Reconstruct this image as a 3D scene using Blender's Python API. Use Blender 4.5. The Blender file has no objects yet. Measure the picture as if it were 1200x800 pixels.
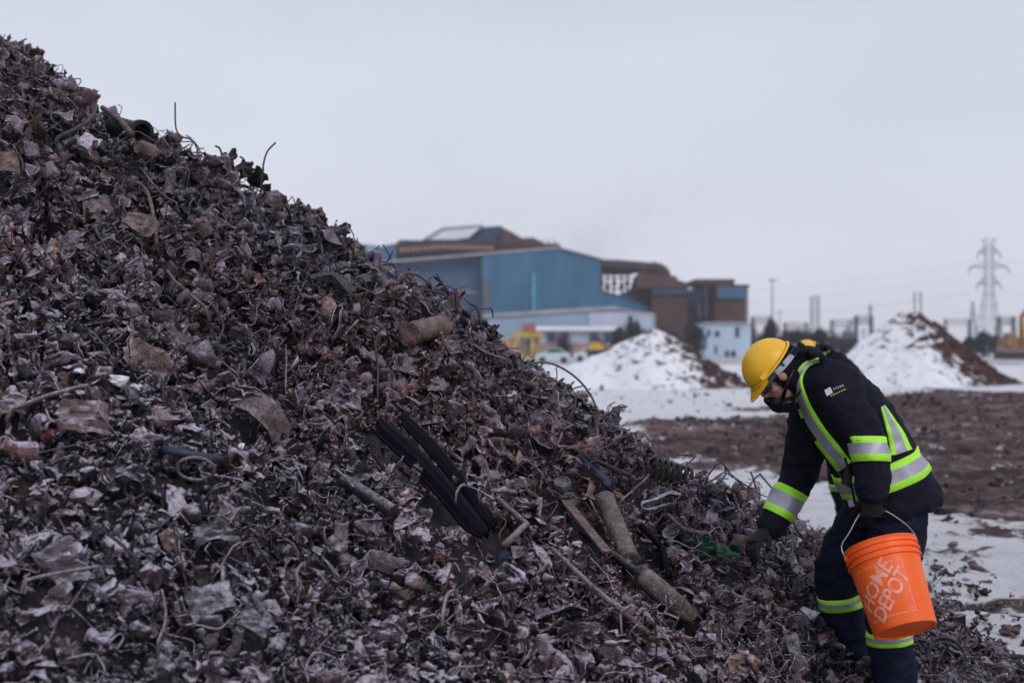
import bpy, bmesh, math, random
import numpy as np
from mathutils import Vector, Matrix, noise as mnoise
from mathutils.bvhtree import BVHTree

random.seed(7)
rng = np.random.default_rng(7)
scene = bpy.context.scene
COL = scene.collection
R = math.radians

# ------------------------------------------------------------------ camera
CZ = 1.65                      # eye height
HZ = 405.0                     # horizon row in the 1200x800 photograph
FPX = 50.0 / 36.0 * 1200.0
cam_d = bpy.data.cameras.new('camera')
cam = bpy.data.objects.new('camera', cam_d)
COL.objects.link(cam)
cam.location = (0, 0, CZ)
cam.rotation_euler = (R(90) + math.atan((HZ - 400.0) / FPX), 0, 0)
cam_d.lens = 50
cam_d.sensor_width = 36
cam_d.clip_start = 0.1
cam_d.clip_end = 6000
cam_d.dof.use_dof = True
cam_d.dof.focus_distance = 6.5
cam_d.dof.aperture_fstop = 2.1
scene.camera = cam

# ------------------------------------------------------------------ world, sun, exposure
world = bpy.data.worlds.new("World")
scene.world = world
world.use_nodes = True
wn = world.node_tree
wn.nodes.clear()
w_out = wn.nodes.new('ShaderNodeOutputWorld')
w_bg = wn.nodes.new('ShaderNodeBackground')
w_bg.inputs['Strength'].default_value = 0.1
w_sky = wn.nodes.new('ShaderNodeTexSky')
w_sky.sky_type = 'NISHITA'
w_sky.sun_disc = False
w_sky.sun_elevation = R(38)
w_sky.sun_rotation = R(-30)
w_tc = wn.nodes.new('ShaderNodeTexCoord')
w_sep = wn.nodes.new('ShaderNodeSeparateXYZ')
wn.links.new(w_tc.outputs['Generated'], w_sep.inputs[0])
w_ramp = wn.nodes.new('ShaderNodeValToRGB')          # overcast cloud deck: a little paler at the horizon
cr = w_ramp.color_ramp
cr.elements[0].position = 0.0
cr.elements[0].color = (0.605, 0.625, 0.725, 1)
cr.elements[1].position = 0.30
cr.elements[1].color = (0.545, 0.585, 0.695, 1)
e = cr.elements.new(0.07); e.color = (0.615, 0.635, 0.725, 1)
e = cr.elements.new(1.0); e.color = (0.60, 0.63, 0.76, 1)
wn.links.new(w_sep.outputs['Z'], w_ramp.inputs[0])
w_map = wn.nodes.new('ShaderNodeMapping')
w_map.inputs['Scale'].default_value = (1.6, 1.6, 5.0)
wn.links.new(w_tc.outputs['Generated'], w_map.inputs[0])
w_noise = wn.nodes.new('ShaderNodeTexNoise')
w_noise.inputs['Scale'].default_value = 1.7
w_noise.inputs['Detail'].default_value = 4
w_noise.inputs['Roughness'].default_value = 0.45
wn.links.new(w_map.outputs[0], w_noise.inputs['Vector'])
w_mr = wn.nodes.new('ShaderNodeMapRange')
w_mr.inputs['From Min'].default_value = 0.3
w_mr.inputs['From Max'].default_value = 0.7
w_mr.inputs['To Min'].default_value = 8.9
w_mr.inputs['To Max'].default_value = 10.3
wn.links.new(w_noise.outputs['Fac'], w_mr.inputs['Value'])
w_scl = wn.nodes.new('ShaderNodeVectorMath'); w_scl.operation = 'SCALE'
wn.links.new(w_ramp.outputs['Color'], w_scl.inputs[0])
wn.links.new(w_mr.outputs[0], w_scl.inputs['Scale'])
w_mix = wn.nodes.new('ShaderNodeMix'); w_mix.data_type = 'RGBA'
w_mix.inputs[0].default_value = 0.96
wn.links.new(w_sky.outputs[0], w_mix.inputs[6])
wn.links.new(w_scl.outputs[0], w_mix.inputs[7])
wn.links.new(w_mix.outputs[2], w_bg.inputs['Color'])
wn.links.new(w_bg.outputs[0], w_out.inputs['Surface'])

sun_d = bpy.data.lights.new('sun', 'SUN')
sun_d.energy = 1.0
sun_d.angle = R(25)
sun_d.color = (1.0, 0.96, 0.93)
sun = bpy.data.objects.new('sun', sun_d)
COL.objects.link(sun)
sun.rotation_euler = (R(52), 0, R(30))

vs = scene.view_settings
vs.view_transform = 'Standard'
vs.look = 'None'
vs.gamma = 1
vs.use_curve_mapping = False
vs.exposure = 0.24
scene.cycles.volume_bounces = 2

# ------------------------------------------------------------------ helpers
def P(px, py, Y):
    """world point seen at photo pixel (px,py) at distance Y"""
    return Vector(((px - 600.0) / FPX * Y, Y, CZ - (py - HZ) / FPX * Y))

def proj(p):
    return 600 + p[0] / p[1] * FPX, HZ + (CZ - p[2]) / p[1] * FPX

def set_props(o, label=None, cat=None, group=None, kind=None):
    if label: o['label'] = label
    if cat: o['category'] = cat
    if group: o['group'] = group
    if kind: o['kind'] = kind
    return o

def vnoise(x, y, seed=0):
    """vectorised 2-D value noise in -1..1"""
    x = np.asarray(x, float); y = np.asarray(y, float)
    xi = np.floor(x).astype(np.int64); yi = np.floor(y).astype(np.int64)
    fx = x - xi; fy = y - yi
    fx = fx * fx * (3 - 2 * fx); fy = fy * fy * (3 - 2 * fy)
    def h(a, b):
        n = (a * 374761393 + b * 668265263 + seed * 1442695041) & 0x7fffffff
        n = ((n ^ (n >> 13)) * 1274126177) & 0x7fffffff
        return ((n ^ (n >> 16)) & 0xffff) / 32767.5 - 1.0
    a = h(xi, yi); b = h(xi + 1, yi); c = h(xi, yi + 1); d = h(xi + 1, yi + 1)
    return (a * (1 - fx) + b * fx) * (1 - fy) + (c * (1 - fx) + d * fx) * fy

def fbm(x, y, octv=4, seed=0, gain=0.5):
    s = 0; a = 1.0; t = 0
    for i in range(octv):
        s = s + a * vnoise(x * 2 ** i, y * 2 ** i, seed + i * 17); t += a; a *= gain
    return s / t

def sstep(a, b, x):
    t = np.clip((x - a) / (b - a), 0, 1)
    return t * t * (3 - 2 * t)

class MB:
    """collects shapes for ONE mesh object"""
    def __init__(s): s.v = []; s.f = []; s.m = []; s.sm = []
    def add(s, V, Fc, mi=0, smooth=False):
        b = len(s.v)
        s.v.extend([tuple(v) for v in V])
        for f in Fc:
            s.f.append([i + b for i in f]); s.m.append(mi); s.sm.append(smooth)
        return s
    def box(s, c, size, rot=None, mi=0, taper=1.0):
        c = Vector(c); V = []
        for z in (-.5, .5):
            t = taper if z > 0 else 1.0
            for x, y in ((-.5, -.5), (.5, -.5), (.5, .5), (-.5, .5)):
                p = Vector((x * size[0] * t, y * size[1] * t, z * size[2]))
                if rot is not None: p = rot @ p
                V.append(c + p)
        return s.add(V, [(3, 2, 1, 0), (4, 5, 6, 7), (0, 1, 5, 4), (1, 2, 6, 5), (2, 3, 7, 6), (3, 0, 4, 7)], mi)
    def beam(s, a, b, w, h=None, mi=0, up=(0, 0, 1)):
        a = Vector(a); b = Vector(b); d = (b - a); L = d.length
        if L < 1e-6: return s
        d.normalize(); u = Vector(up)
        if abs(d.dot(u)) > .98: u = Vector((1, 0, 0))
        x = d.cross(u).normalized(); z = x.cross(d)
        rot = Matrix((x, d, z)).transposed()
        return s.box((a + b) / 2, (w, L, h or w), rot, mi)
    def tube(s, pts, rad, sides=8, mi=0, smooth=True, cap=True, closed=False, flat=1.0, ref=None):
        pts = [Vector(p) for p in pts]; n = len(pts)
        if not hasattr(rad, '__len__'): rad = [rad] * n
        V = []; Fc = []; pr = None
        for i, p in enumerate(pts):
            if closed: t = pts[(i + 1) % n] - pts[i - 1]
            else: t = pts[min(i + 1, n - 1)] - pts[max(i - 1, 0)]
            t.normalize()
            if pr is None:
                u = Vector(ref) if ref is not None else (Vector((0, 0, 1)) if abs(t.z) < .9 else Vector((1, 0, 0)))
                pr = (u - t * u.dot(t)).normalized()
            else: pr = (pr - t * pr.dot(t)).normalized()
            q = t.cross(pr)
            for k in range(sides):
                a = 2 * math.pi * k / sides
                V.append(p + pr * (math.cos(a) * rad[i]) + q * (math.sin(a) * rad[i] * flat))
        m = n if closed else n - 1
        for i in range(m):
            j = (i + 1) % n
            for k in range(sides):
                l = (k + 1) % sides
                Fc.append((i * sides + k, i * sides + l, j * sides + l, j * sides + k))
        if cap and not closed:
            Fc.append(tuple(range(sides))[::-1])
            Fc.append(tuple((n - 1) * sides + k for k in range(sides)))
        return s.add(V, Fc, mi, smooth)
    def lathe(s, prof, origin, axis, sides=24, mi=0, smooth=True, ref=None):
        """prof: list of (radius, height)"""
        origin = Vector(origin); ax = Vector(axis).normalized()
        u = Vector(ref) if ref is not None else (Vector((1, 0, 0)) if abs(ax.x) < .9 else Vector((0, 1, 0)))
        x = (u - ax * u.dot(ax)).normalized(); y = ax.cross(x)
        V = []; Fc = []; pf = []; brk = []
        for i, q in enumerate(prof):
            pf.append(q)
            if 0 < i < len(prof) - 1:
                a1 = math.atan2(q[1] - prof[i - 1][1], q[0] - prof[i - 1][0]); a2 = math.atan2(prof[i + 1][1] - q[1], prof[i + 1][0] - q[0])
                if abs((a2 - a1 + math.pi) % (2 * math.pi) - math.pi) > .7: brk.append(len(pf) - 1); pf.append(q)
        prof = pf
        for r, h in prof:
            for k in range(sides):
                a = 2 * math.pi * k / sides
                V.append(origin + ax * h + x * (r * math.cos(a)) + y * (r * math.sin(a)))
        for i in range(len(prof) - 1):
            if i in brk: continue
            for k in range(sides):
                l = (k + 1) % sides
                Fc.append((i * sides + k, i * sides + l, (i + 1) * sides + l, (i + 1) * sides + k))
        return s.add(V, Fc, mi, smooth)
    def prism(s, poly, y0, y1, mi=0):
        """polygon of (x,z) extruded along y"""
        n = len(poly)
        V = [(x, y0, z) for x, z in poly] + [(x, y1, z) for x, z in poly]
        Fc = [tuple(range(n)), tuple(range(2 * n - 1, n - 1, -1))]
        for i in range(n):
            j = (i + 1) % n
            Fc.append((j, i, n + i, n + j))
        return s.add(V, Fc, mi)
    def mesh(s, name, origin=(0, 0, 0)):
        me = bpy.data.meshes.new(name)
        ox, oy, oz = origin
        me.from_pydata([(x - ox, y - oy, z - oz) for x, y, z in s.v], [], s.f)
        me.polygons.foreach_set('material_index', s.m)
        me.polygons.foreach_set('use_smooth', s.sm)
        me.update()
        return me
    def build(s, name, mats, parent=None, origin=None):
        if parent is not None:
            origin = ROOTLOC.get(parent.name, (0, 0, 0))
        elif origin is None:
            a = np.array(s.v); origin = (a[:, 0].mean(), a[:, 1].mean(), a[:, 2].min())
        me = s.mesh(name, origin)
        if not isinstance(mats, (list, tuple)): mats = [mats]
        for m in mats: me.materials.append(m)
        o = bpy.data.objects.new(name, me)
        COL.objects.link(o)
        if parent is not None:
            o.parent = parent
            ROOTLOC[o.name] = origin
        else:
            o.location = origin; ROOTLOC[o.name] = tuple(origin)
        return o

ROOTLOC = {}
def root(name, loc, label, cat, group=None):
    o = bpy.data.objects.new(name, None)
    o.empty_display_size = 0.2
    COL.objects.link(o)
    o.location = loc
    ROOTLOC[o.name] = tuple(loc)
    return set_props(o, label, cat, group)

def finish(src_mb, name, mats, parent=None, voxel=0.01, smooth_it=4, disp=None, origin=None, smooth_f=0.5):
    """voxel-union all closed shapes of src_mb into one continuous surface"""
    me = src_mb.mesh('tmp')
    o = bpy.data.objects.new('tmp', me); COL.objects.link(o)
    md = o.modifiers.new('r', 'REMESH'); md.mode = 'VOXEL'; md.voxel_size = voxel; md.use_smooth_shade = True
    if smooth_it:
        ms = o.modifiers.new('s', 'SMOOTH'); ms.iterations = smooth_it; ms.factor = smooth_f
    dg = bpy.context.evaluated_depsgraph_get()
    nm = bpy.data.meshes.new_from_object(o.evaluated_get(dg))
    bpy.data.objects.remove(o); bpy.data.meshes.remove(me)
    nm.name = name
    if disp:
        ns = [v.normal.copy() for v in nm.vertices]
        for v, n in zip(nm.vertices, ns):
            v.co = v.co + n * disp(v.co)
    if parent is not None: origin = ROOTLOC.get(parent.name, (0, 0, 0))
    origin = Vector(origin or (0, 0, 0))
    nm.transform(Matrix.Translation(-origin))
    nm.materials.clear()
    for m in (mats if isinstance(mats, (list, tuple)) else [mats]): nm.materials.append(m)
    nm.polygons.foreach_set('use_smooth', [True] * len(nm.polygons))
    o = bpy.data.objects.new(name, nm); COL.objects.link(o)
    if parent is not None: o.parent = parent
    else: o.location = origin
    ROOTLOC[o.name] = tuple(origin)
    return o

# ------------------------------------------------------------------ materials
def mat(name, col, rough=0.7, metal=0.0, var=0.25, scale=8.0, bump=0.0, bscale=None, spec=0.4, col2=None,
        thr=(0.35, 0.65), stretch=(1, 1, 1), coat=0.0, distort=0.0):
    m = bpy.data.materials.new(name); m.use_nodes = True
    nt = m.node_tree; b = nt.nodes['Principled BSDF']
    b.inputs['Roughness'].default_value = rough
    b.inputs['Metallic'].default_value = metal
    b.inputs['Specular IOR Level'].default_value = spec
    b.inputs['Coat Weight'].default_value = coat
    tc = nt.nodes.new('ShaderNodeTexCoord'); mp = nt.nodes.new('ShaderNodeMapping')
    mp.inputs['Scale'].default_value = stretch
    nt.links.new(tc.outputs['Object'], mp.inputs[0])
    n = nt.nodes.new('ShaderNodeTexNoise'); n.inputs['Scale'].default_value = scale
    n.inputs['Detail'].default_value = 6; n.inputs['Roughness'].default_value = 0.6
    n.inputs['Distortion'].default_value = distort
    nt.links.new(mp.outputs[0], n.inputs['Vector'])
    rp = nt.nodes.new('ShaderNodeValToRGB')
    rp.color_ramp.elements[0].position = thr[0]; rp.color_ramp.elements[1].position = thr[1]
    c1 = tuple(c * (1 - var) for c in col); c2 = col2 or tuple(min(1, c * (1 + var)) for c in col)
    rp.color_ramp.elements[0].color = (*c1, 1); rp.color_ramp.elements[1].color = (*c2, 1)
    nt.links.new(n.outputs['Fac'], rp.inputs[0])
    nt.links.new(rp.outputs[0], b.inputs['Base Color'])
    if bump:
        n2 = nt.nodes.new('ShaderNodeTexNoise'); n2.inputs['Scale'].default_value = bscale or scale * 3
        n2.inputs['Detail'].default_value = 5
        nt.links.new(mp.outputs[0], n2.inputs['Vector'])
        bp = nt.nodes.new('ShaderNodeBump'); bp.inputs['Strength'].default_value = bump
        bp.inputs['Distance'].default_value = 0.02
        nt.links.new(n2.outputs['Fac'], bp.inputs['Height'])
        nt.links.new(bp.outputs[0], b.inputs['Normal'])
    return m

def scrap_mat(name, col=None, frost=1.0, metal=0.25, rough=0.62, frostcol=(0.62, 0.55, 0.66)):
    """grimy steel: piece colour, rust and grime mottling, rime on faces that look up"""
    m = bpy.data.materials.new(name); m.use_nodes = True
    nt = m.node_tree; L = nt.links; b = nt.nodes['Principled BSDF']
    b.inputs['Roughness'].default_value = rough
    b.inputs['Metallic'].default_value = metal
    b.inputs['Specular IOR Level'].default_value = 0.35
    if col is None:
        at = nt.nodes.new('ShaderNodeAttribute'); at.attribute_name = 'tint'; csock = at.outputs['Color']
    else:
        rg = nt.nodes.new('ShaderNodeRGB'); rg.outputs[0].default_value = (*col, 1); csock = rg.outputs[0]
    geo = nt.nodes.new('ShaderNodeNewGeometry')
    def nz(scale, det=5, rough_=0.6, dist=0.0):
        n = nt.nodes.new('ShaderNodeTexNoise'); n.inputs['Scale'].default_value = scale
        n.inputs['Detail'].default_value = det; n.inputs['Roughness'].default_value = rough_
        n.inputs['Distortion'].default_value = dist
        L.new(geo.outputs['Position'], n.inputs['Vector']); return n.outputs['Fac']
    def mr(s, a, b_, c, d):
        n = nt.nodes.new('ShaderNodeMapRange'); n.inputs[1].default_value = a; n.inputs[2].default_value = b_
        n.inputs[3].default_value = c; n.inputs[4].default_value = d; L.new(s, n.inputs[0]); return n.outputs[0]
    def mul(a, b_):
        n = nt.nodes.new('ShaderNodeMath'); n.operation = 'MULTIPLY'
        L.new(a, n.inputs[0])
        if isinstance(b_, float): n.inputs[1].default_value = b_
        else: L.new(b_, n.inputs[1])
        return n.outputs[0]
    mott = nt.nodes.new('ShaderNodeVectorMath'); mott.operation = 'SCALE'
    L.new(csock, mott.inputs[0]); L.new(mul(mr(nz(26, 6, .7), .34, .68, .40, 1.7), mr(nz(5, 3, .6), .35, .65, .6, 1.35)), mott.inputs['Scale'])
    rust = nt.nodes.new('ShaderNodeMix'); rust.data_type = 'RGBA'
    L.new(mul(mr(nz(9, 4, .6, .6), .56, .68, 0, 1), .45), rust.inputs[0])
    L.new(mott.outputs[0], rust.inputs[6]); rust.inputs[7].default_value = (0.085, 0.045, 0.035, 1)
    sep = nt.nodes.new('ShaderNodeSeparateXYZ'); L.new(geo.outputs['Normal'], sep.inputs[0])
    up = mr(sep.outputs['Z'], 0.25, 0.95, 0, 1)
    fr = mul(up, mr(nz(55, 4, .7), .38, .62, 0.15, 1))
    # the rime lies in drifts: thickest low on the near face of the heap
    patch = mr(nz(1.1, 3, .5), .35, .65, .38, 1.0)
    sp = nt.nodes.new('ShaderNodeSeparateXYZ'); L.new(geo.outputs['Position'], sp.inputs[0])
    low = mr(sp.outputs['Y'], 4.6, 6.4, 6.5, 0.95)
    ea = nt.nodes.new('ShaderNodeAttribute'); ea.attribute_name = 'edge'
    eg = mul(mr(ea.outputs['Fac'], .35, 1.0, 0, 1), mul(mr(nz(30, 3, .6), .40, .60, 0, 1), mr(sep.outputs['Z'], -.5, .5, .15, 1)))
    fr = mul(mul(fr, mul(patch, low)), frost * 0.42)
    ad = nt.nodes.new('ShaderNodeMath'); ad.operation = 'ADD'; L.new(fr, ad.inputs[0]); L.new(mul(eg, 0.85 * frost), ad.inputs[1]); fr = ad.outputs[0]
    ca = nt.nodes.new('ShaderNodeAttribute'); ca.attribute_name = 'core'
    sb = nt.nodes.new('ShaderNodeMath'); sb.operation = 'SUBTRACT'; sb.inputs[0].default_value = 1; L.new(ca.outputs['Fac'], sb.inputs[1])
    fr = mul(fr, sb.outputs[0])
    cl = nt.nodes.new('ShaderNodeClamp'); L.new(fr, cl.inputs[0]); cl.inputs[2].default_value = 0.9
    fm = nt.nodes.new('ShaderNodeMix'); fm.data_type = 'RGBA'
    L.new(cl.outputs[0], fm.inputs[0]); L.new(rust.outputs[2], fm.inputs[6])
    fm.inputs[7].default_value = (*frostcol, 1)
    L.new(fm.outputs[2], b.inputs['Base Color'])
    # fine creases: ridged noise
    rn = nt.nodes.new('ShaderNodeMath'); rn.operation = 'SUBTRACT'; L.new(nz(42, 3, .55, .8), rn.inputs[0]); rn.inputs[1].default_value = .5
    ab = nt.nodes.new('ShaderNodeMath'); ab.operation = 'ABSOLUTE'; L.new(rn.outputs[0], ab.inputs[0])
    bp = nt.nodes.new('ShaderNodeBump'); bp.inputs['Strength'].default_value = 0.9; bp.invert = True
    bp.inputs['Distance'].default_value = 0.035
    L.new(ab.outputs[0], bp.inputs['Height'])
    b2 = nt.nodes.new('ShaderNodeBump'); b2.inputs['Strength'].default_value = 0.5; b2.inputs['Distance'].default_value = .010
    L.new(nz(110, 4, .65), b2.inputs['Height']); L.new(bp.outputs[0], b2.inputs['Normal']); L.new(b2.outputs[0], b.inputs['Normal'])
    return m

PAL = {
    'charcoal':   (0.050, 0.037, 0.052),
    'dark brown': (0.105, 0.066, 0.075),
    'grey':       (0.152, 0.118, 0.146),
    'mauve grey': (0.205, 0.160, 0.190),
    'rusty':      (0.150, 0.082, 0.078),
    'tan':        (0.250, 0.175, 0.162),
    'pale grey':  (0.400, 0.350, 0.410),
}
PALW = [0.30, 0.29, 0.18, 0.11, 0.07, 0.035, 0.015]
M_SCRAP = {k: scrap_mat('scrap_' + k.replace(' ', '_'), v) for k, v in PAL.items()}
M_HEAP = scrap_mat('scrap_mixed')
M_BLACKRUB = mat('black_rubber', (0.006, 0.005, 0.010), 0.42, var=.3, scale=20, bump=.05, spec=.04)
M_DARKSTEEL = scrap_mat('dark_steel', (0.03, 0.027, 0.03), frost=.45)
M_RUSTBAR = scrap_mat('rust_bar', (0.17, 0.105, 0.092), frost=.4, metal=.1)
M_PIPE = scrap_mat('pipe_brown', (0.15, 0.11, 0.10), frost=.45, metal=.1)
M_TAN = scrap_mat('tan_plate', (0.155, 0.108, 0.102), frost=.6, metal=.1)
M_REDPL = scrap_mat('red_brown_plate', (0.115, 0.070, 0.068), frost=.5, metal=.1)
M_GREYPL = scrap_mat('grey_plate', (0.17, 0.16, 0.18), frost=.6)
M_FOAM = mat('white_foam', (0.72, 0.72, 0.74), .8, var=.12, scale=30, bump=.4)
M_GREEN = mat('green_plastic', (0.006, 0.045, 0.028), .45, var=.4, scale=20)
M_BLUE = mat('blue_paint', (0.022, 0.028, 0.055), .5, var=.4, scale=30)
M_WIRE = mat('dark_wire', (0.03, 0.024, 0.028), .6, var=.3, scale=30)
M_GWIRE = mat('green_wire', (0.05, 0.10, 0.09), .5, var=.3, scale=30)
M_PALEWIRE = scrap_mat('pale_wire', (0.17, 0.14, 0.145), frost=.5)

# ------------------------------------------------------------------ heap surface
HC = (-6.0, 9.5); HR = 8.42; HS = 0.64
def heap(x, y, lumps=True):
    x = np.asarray(x, float); y = np.asarray(y, float)
    r = np.hypot(x - HC[0], y - HC[1])
    a = np.arctan2(y - HC[1], x - HC[0])
    r = r + 0.16 * np.sin(a * 7 + 1.0) * np.clip(r / HR, 0, 1) + 0.10 * np.sin(a * 15 + 2.2) * np.clip(r / HR, 0, 1)
    r = r + 0.04 * np.exp(-((a + 0.25) / 0.16) ** 2)
    z = (HR - r) * HS
    z = z - 0.17 * np.exp(-((x + 2.05) ** 2 + (y - 9.2) ** 2) / 0.8)
    z = z - 0.13 * np.exp(-((x + 3.4) ** 2 + (y - 9.2) ** 2) / 0.9)
    # soft toe
    k = 0.10
    z = np.where(z > -1.5, k * np.logaddexp(0, z / k), 0.0)
    if lumps:
        m = sstep(0.0, 0.5, z)
        z = z + m * (0.19 * fbm(x * 1.1, y * 1.1, 3, 5) + 0.15 * fbm(x * 2.9, y * 2.9, 2, 9) + 0.06 * fbm(x * 7, y * 7, 2, 19))
    # trodden hollow round the worker's near leg
    d2 = (x - 1.72) ** 2 + (y - 5.75) ** 2
    z = z - 0.16 * np.exp(-d2 / 0.30) * sstep(0.0, 0.15, z)
    return np.maximum(z, 0.0)

def heap_n(x, y):
    e = 0.06
    dx = (heap(x + e, y) - heap(x - e, y)) / (2 * e)
    dy = (heap(x, y + e) - heap(x, y - e)) / (2 * e)
    n = np.stack([-dx, -dy, np.ones_like(dx)], -1)
    return n / np.linalg.norm(n, axis=-1, keepdims=True)

def hit(px, py, lift=0.0, ymin=2.5, ymax=16):
    """first point of the heap seen at a photo pixel (None = no heap there)"""
    Y = np.arange(ymin, ymax, 0.01)
    x = (px - 600) / FPX * Y; z = CZ - (py - HZ) / FPX * Y
    h = heap(x, Y)
    s = np.nonzero((h >= z))[0]
    if len(s) == 0: return None
    i = s[0]
    p = Vector((x[i], Y[i], z[i]))
    if lift:
        n = heap_n(np.array([p.x]), np.array([p.y]))[0]
        p += Vector(n) * lift
    return p

def hitc(px, py, lift=0.0):
    """like hit() but slides down the picture until the heap is met (for things on the crest)"""
    for d in range(0, 120, 2):
        p = hit(px, py + d, lift)
        if p is not None: return p
    return P(px, py, 9)

# ------------------------------------------------------------------ ground sheet
def graded(a, b, step, ext_lo, ext_hi, g=1.25):
    mid = list(np.arange(a, b, step)) + [b]
    lo = []; s = step; v = a
    while v > ext_lo:
        s *= g; v -= s; lo.append(max(v, ext_lo))
    hi = []; s = step; v = b
    while v < ext_hi:
        s *= g; v += s; hi.append(min(v, ext_hi))
    return np.array(lo[::-1] + mid + hi)
gx = graded(-2.0, 15.0, 0.09, -2500, 2500)
gy = np.concatenate([graded(5.0, 24.0, 0.08, -60, 24.0)[:-1], graded(24.0, 60.0, 0.3, 24.0, 3500, 1.2)])
GX, GY = np.meshgrid(gx, gy)
def mudmask(x, y):
    n = fbm(x * 0.45, y * 0.30, 4, 21)
    yf = 26 + 1.6 * np.clip(x, 0, 16)
    yn = 18.3 - 4.8 * sstep(2.8, 4.6, x)
    b = sstep(yn - 1.2, yn + 1.2, y + n * 2.2) * (1 - sstep(yf - 2, yf + 2, y + n * 5)) * sstep(1.2, 2.6, x + n * 1.2)
    # dirt tracked over the near snow, and the halo round the heap's toe
    p = sstep(0.24, 0.6, fbm(x * 0.9 + 3, y * 0.9, 4, 33)) * (1 - sstep(15, 24, y)) * 0.85
    r = np.hypot(x - HC[0], y - HC[1])
    h = 1 - sstep(HR - 0.1, HR + 0.55, r + fbm(x * 2, y * 2, 3, 44) * 0.6)
    q = sstep(0.42, 0.62, fbm(x * 0.22, y * 0.10, 4, 71)) * sstep(50, 60, y) * 0.6
    far = sstep(110, 130, y) * 0.55
    return np.clip(np.maximum.reduce([b, p, h, q, far]), 0, 1)
MU = mudmask(GX, GY)
rel = (1 - sstep(60, 90, GY)) * sstep(-3, 0, GX) * (1 - sstep(20, 60, GX))
GZ = (MU * (0.15 * np.abs(fbm(GX * 5.1, GY * 4.2, 3, 51, .7)) + 0.10 * fbm(GX * 1.3, GY * 0.6, 4, 52, .65))
      + (1 - MU) * (0.045 * fbm(GX * 0.8, GY * 0.8, 3, 53) + 0.02)) * rel
for k_, (yc_, sl_, am_) in enumerate(((15.5, .10, .05), (17.2, .10, .05), (22.5, -.06, .07), (24.4, -.06, .07), (31, .15, .09), (33.2, .15, .09), (40, -.1, .10), (43, -.1, .10), (27.5, .3, .07), (29.4, .3, .07))):
    dd_ = GY - (yc_ + sl_ * (GX - 5) + .5 * np.sin(GX * .35 + k_)); w_ = .35 + yc_ * .008
    GZ = GZ + MU * rel * am_ * (np.exp(-((np.abs(dd_) - w_) / (w_ * .45)) ** 2) - .9 * np.exp(-(dd_ / (w_ * .7)) ** 2))
GZ = np.clip(GZ, -.08, 0.16)
ny, nx = GX.shape
me = bpy.data.meshes.new('ground')
idx = np.arange(nx * ny).reshape(ny, nx)
quads = np.stack([idx[:-1, :-1], idx[:-1, 1:], idx[1:, 1:], idx[1:, :-1]], -1).reshape(-1, 4)
def fast_mesh(me, V, Q):
    k = Q.shape[1]
    me.vertices.add(len(V)); me.vertices.foreach_set('co', V.astype(np.float32).ravel())
    me.loops.add(Q.size); me.loops.foreach_set('vertex_index', Q.astype(np.int32).ravel())
    me.polygons.add(len(Q)); me.polygons.foreach_set('loop_start', np.arange(0, Q.size, k, dtype=np.int32))
    me.update(calc_edges=True)
    me.polygons.foreach_set('use_smooth', np.ones(len(Q), bool))
fast_mesh(me, np.stack([GX, GY, GZ], -1).reshape(-1, 3), quads)
at = me.attributes.new('mud', 'FLOAT', 'POINT'); at.data.foreach_set('value', MU.astype(np.float32).ravel())

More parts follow.
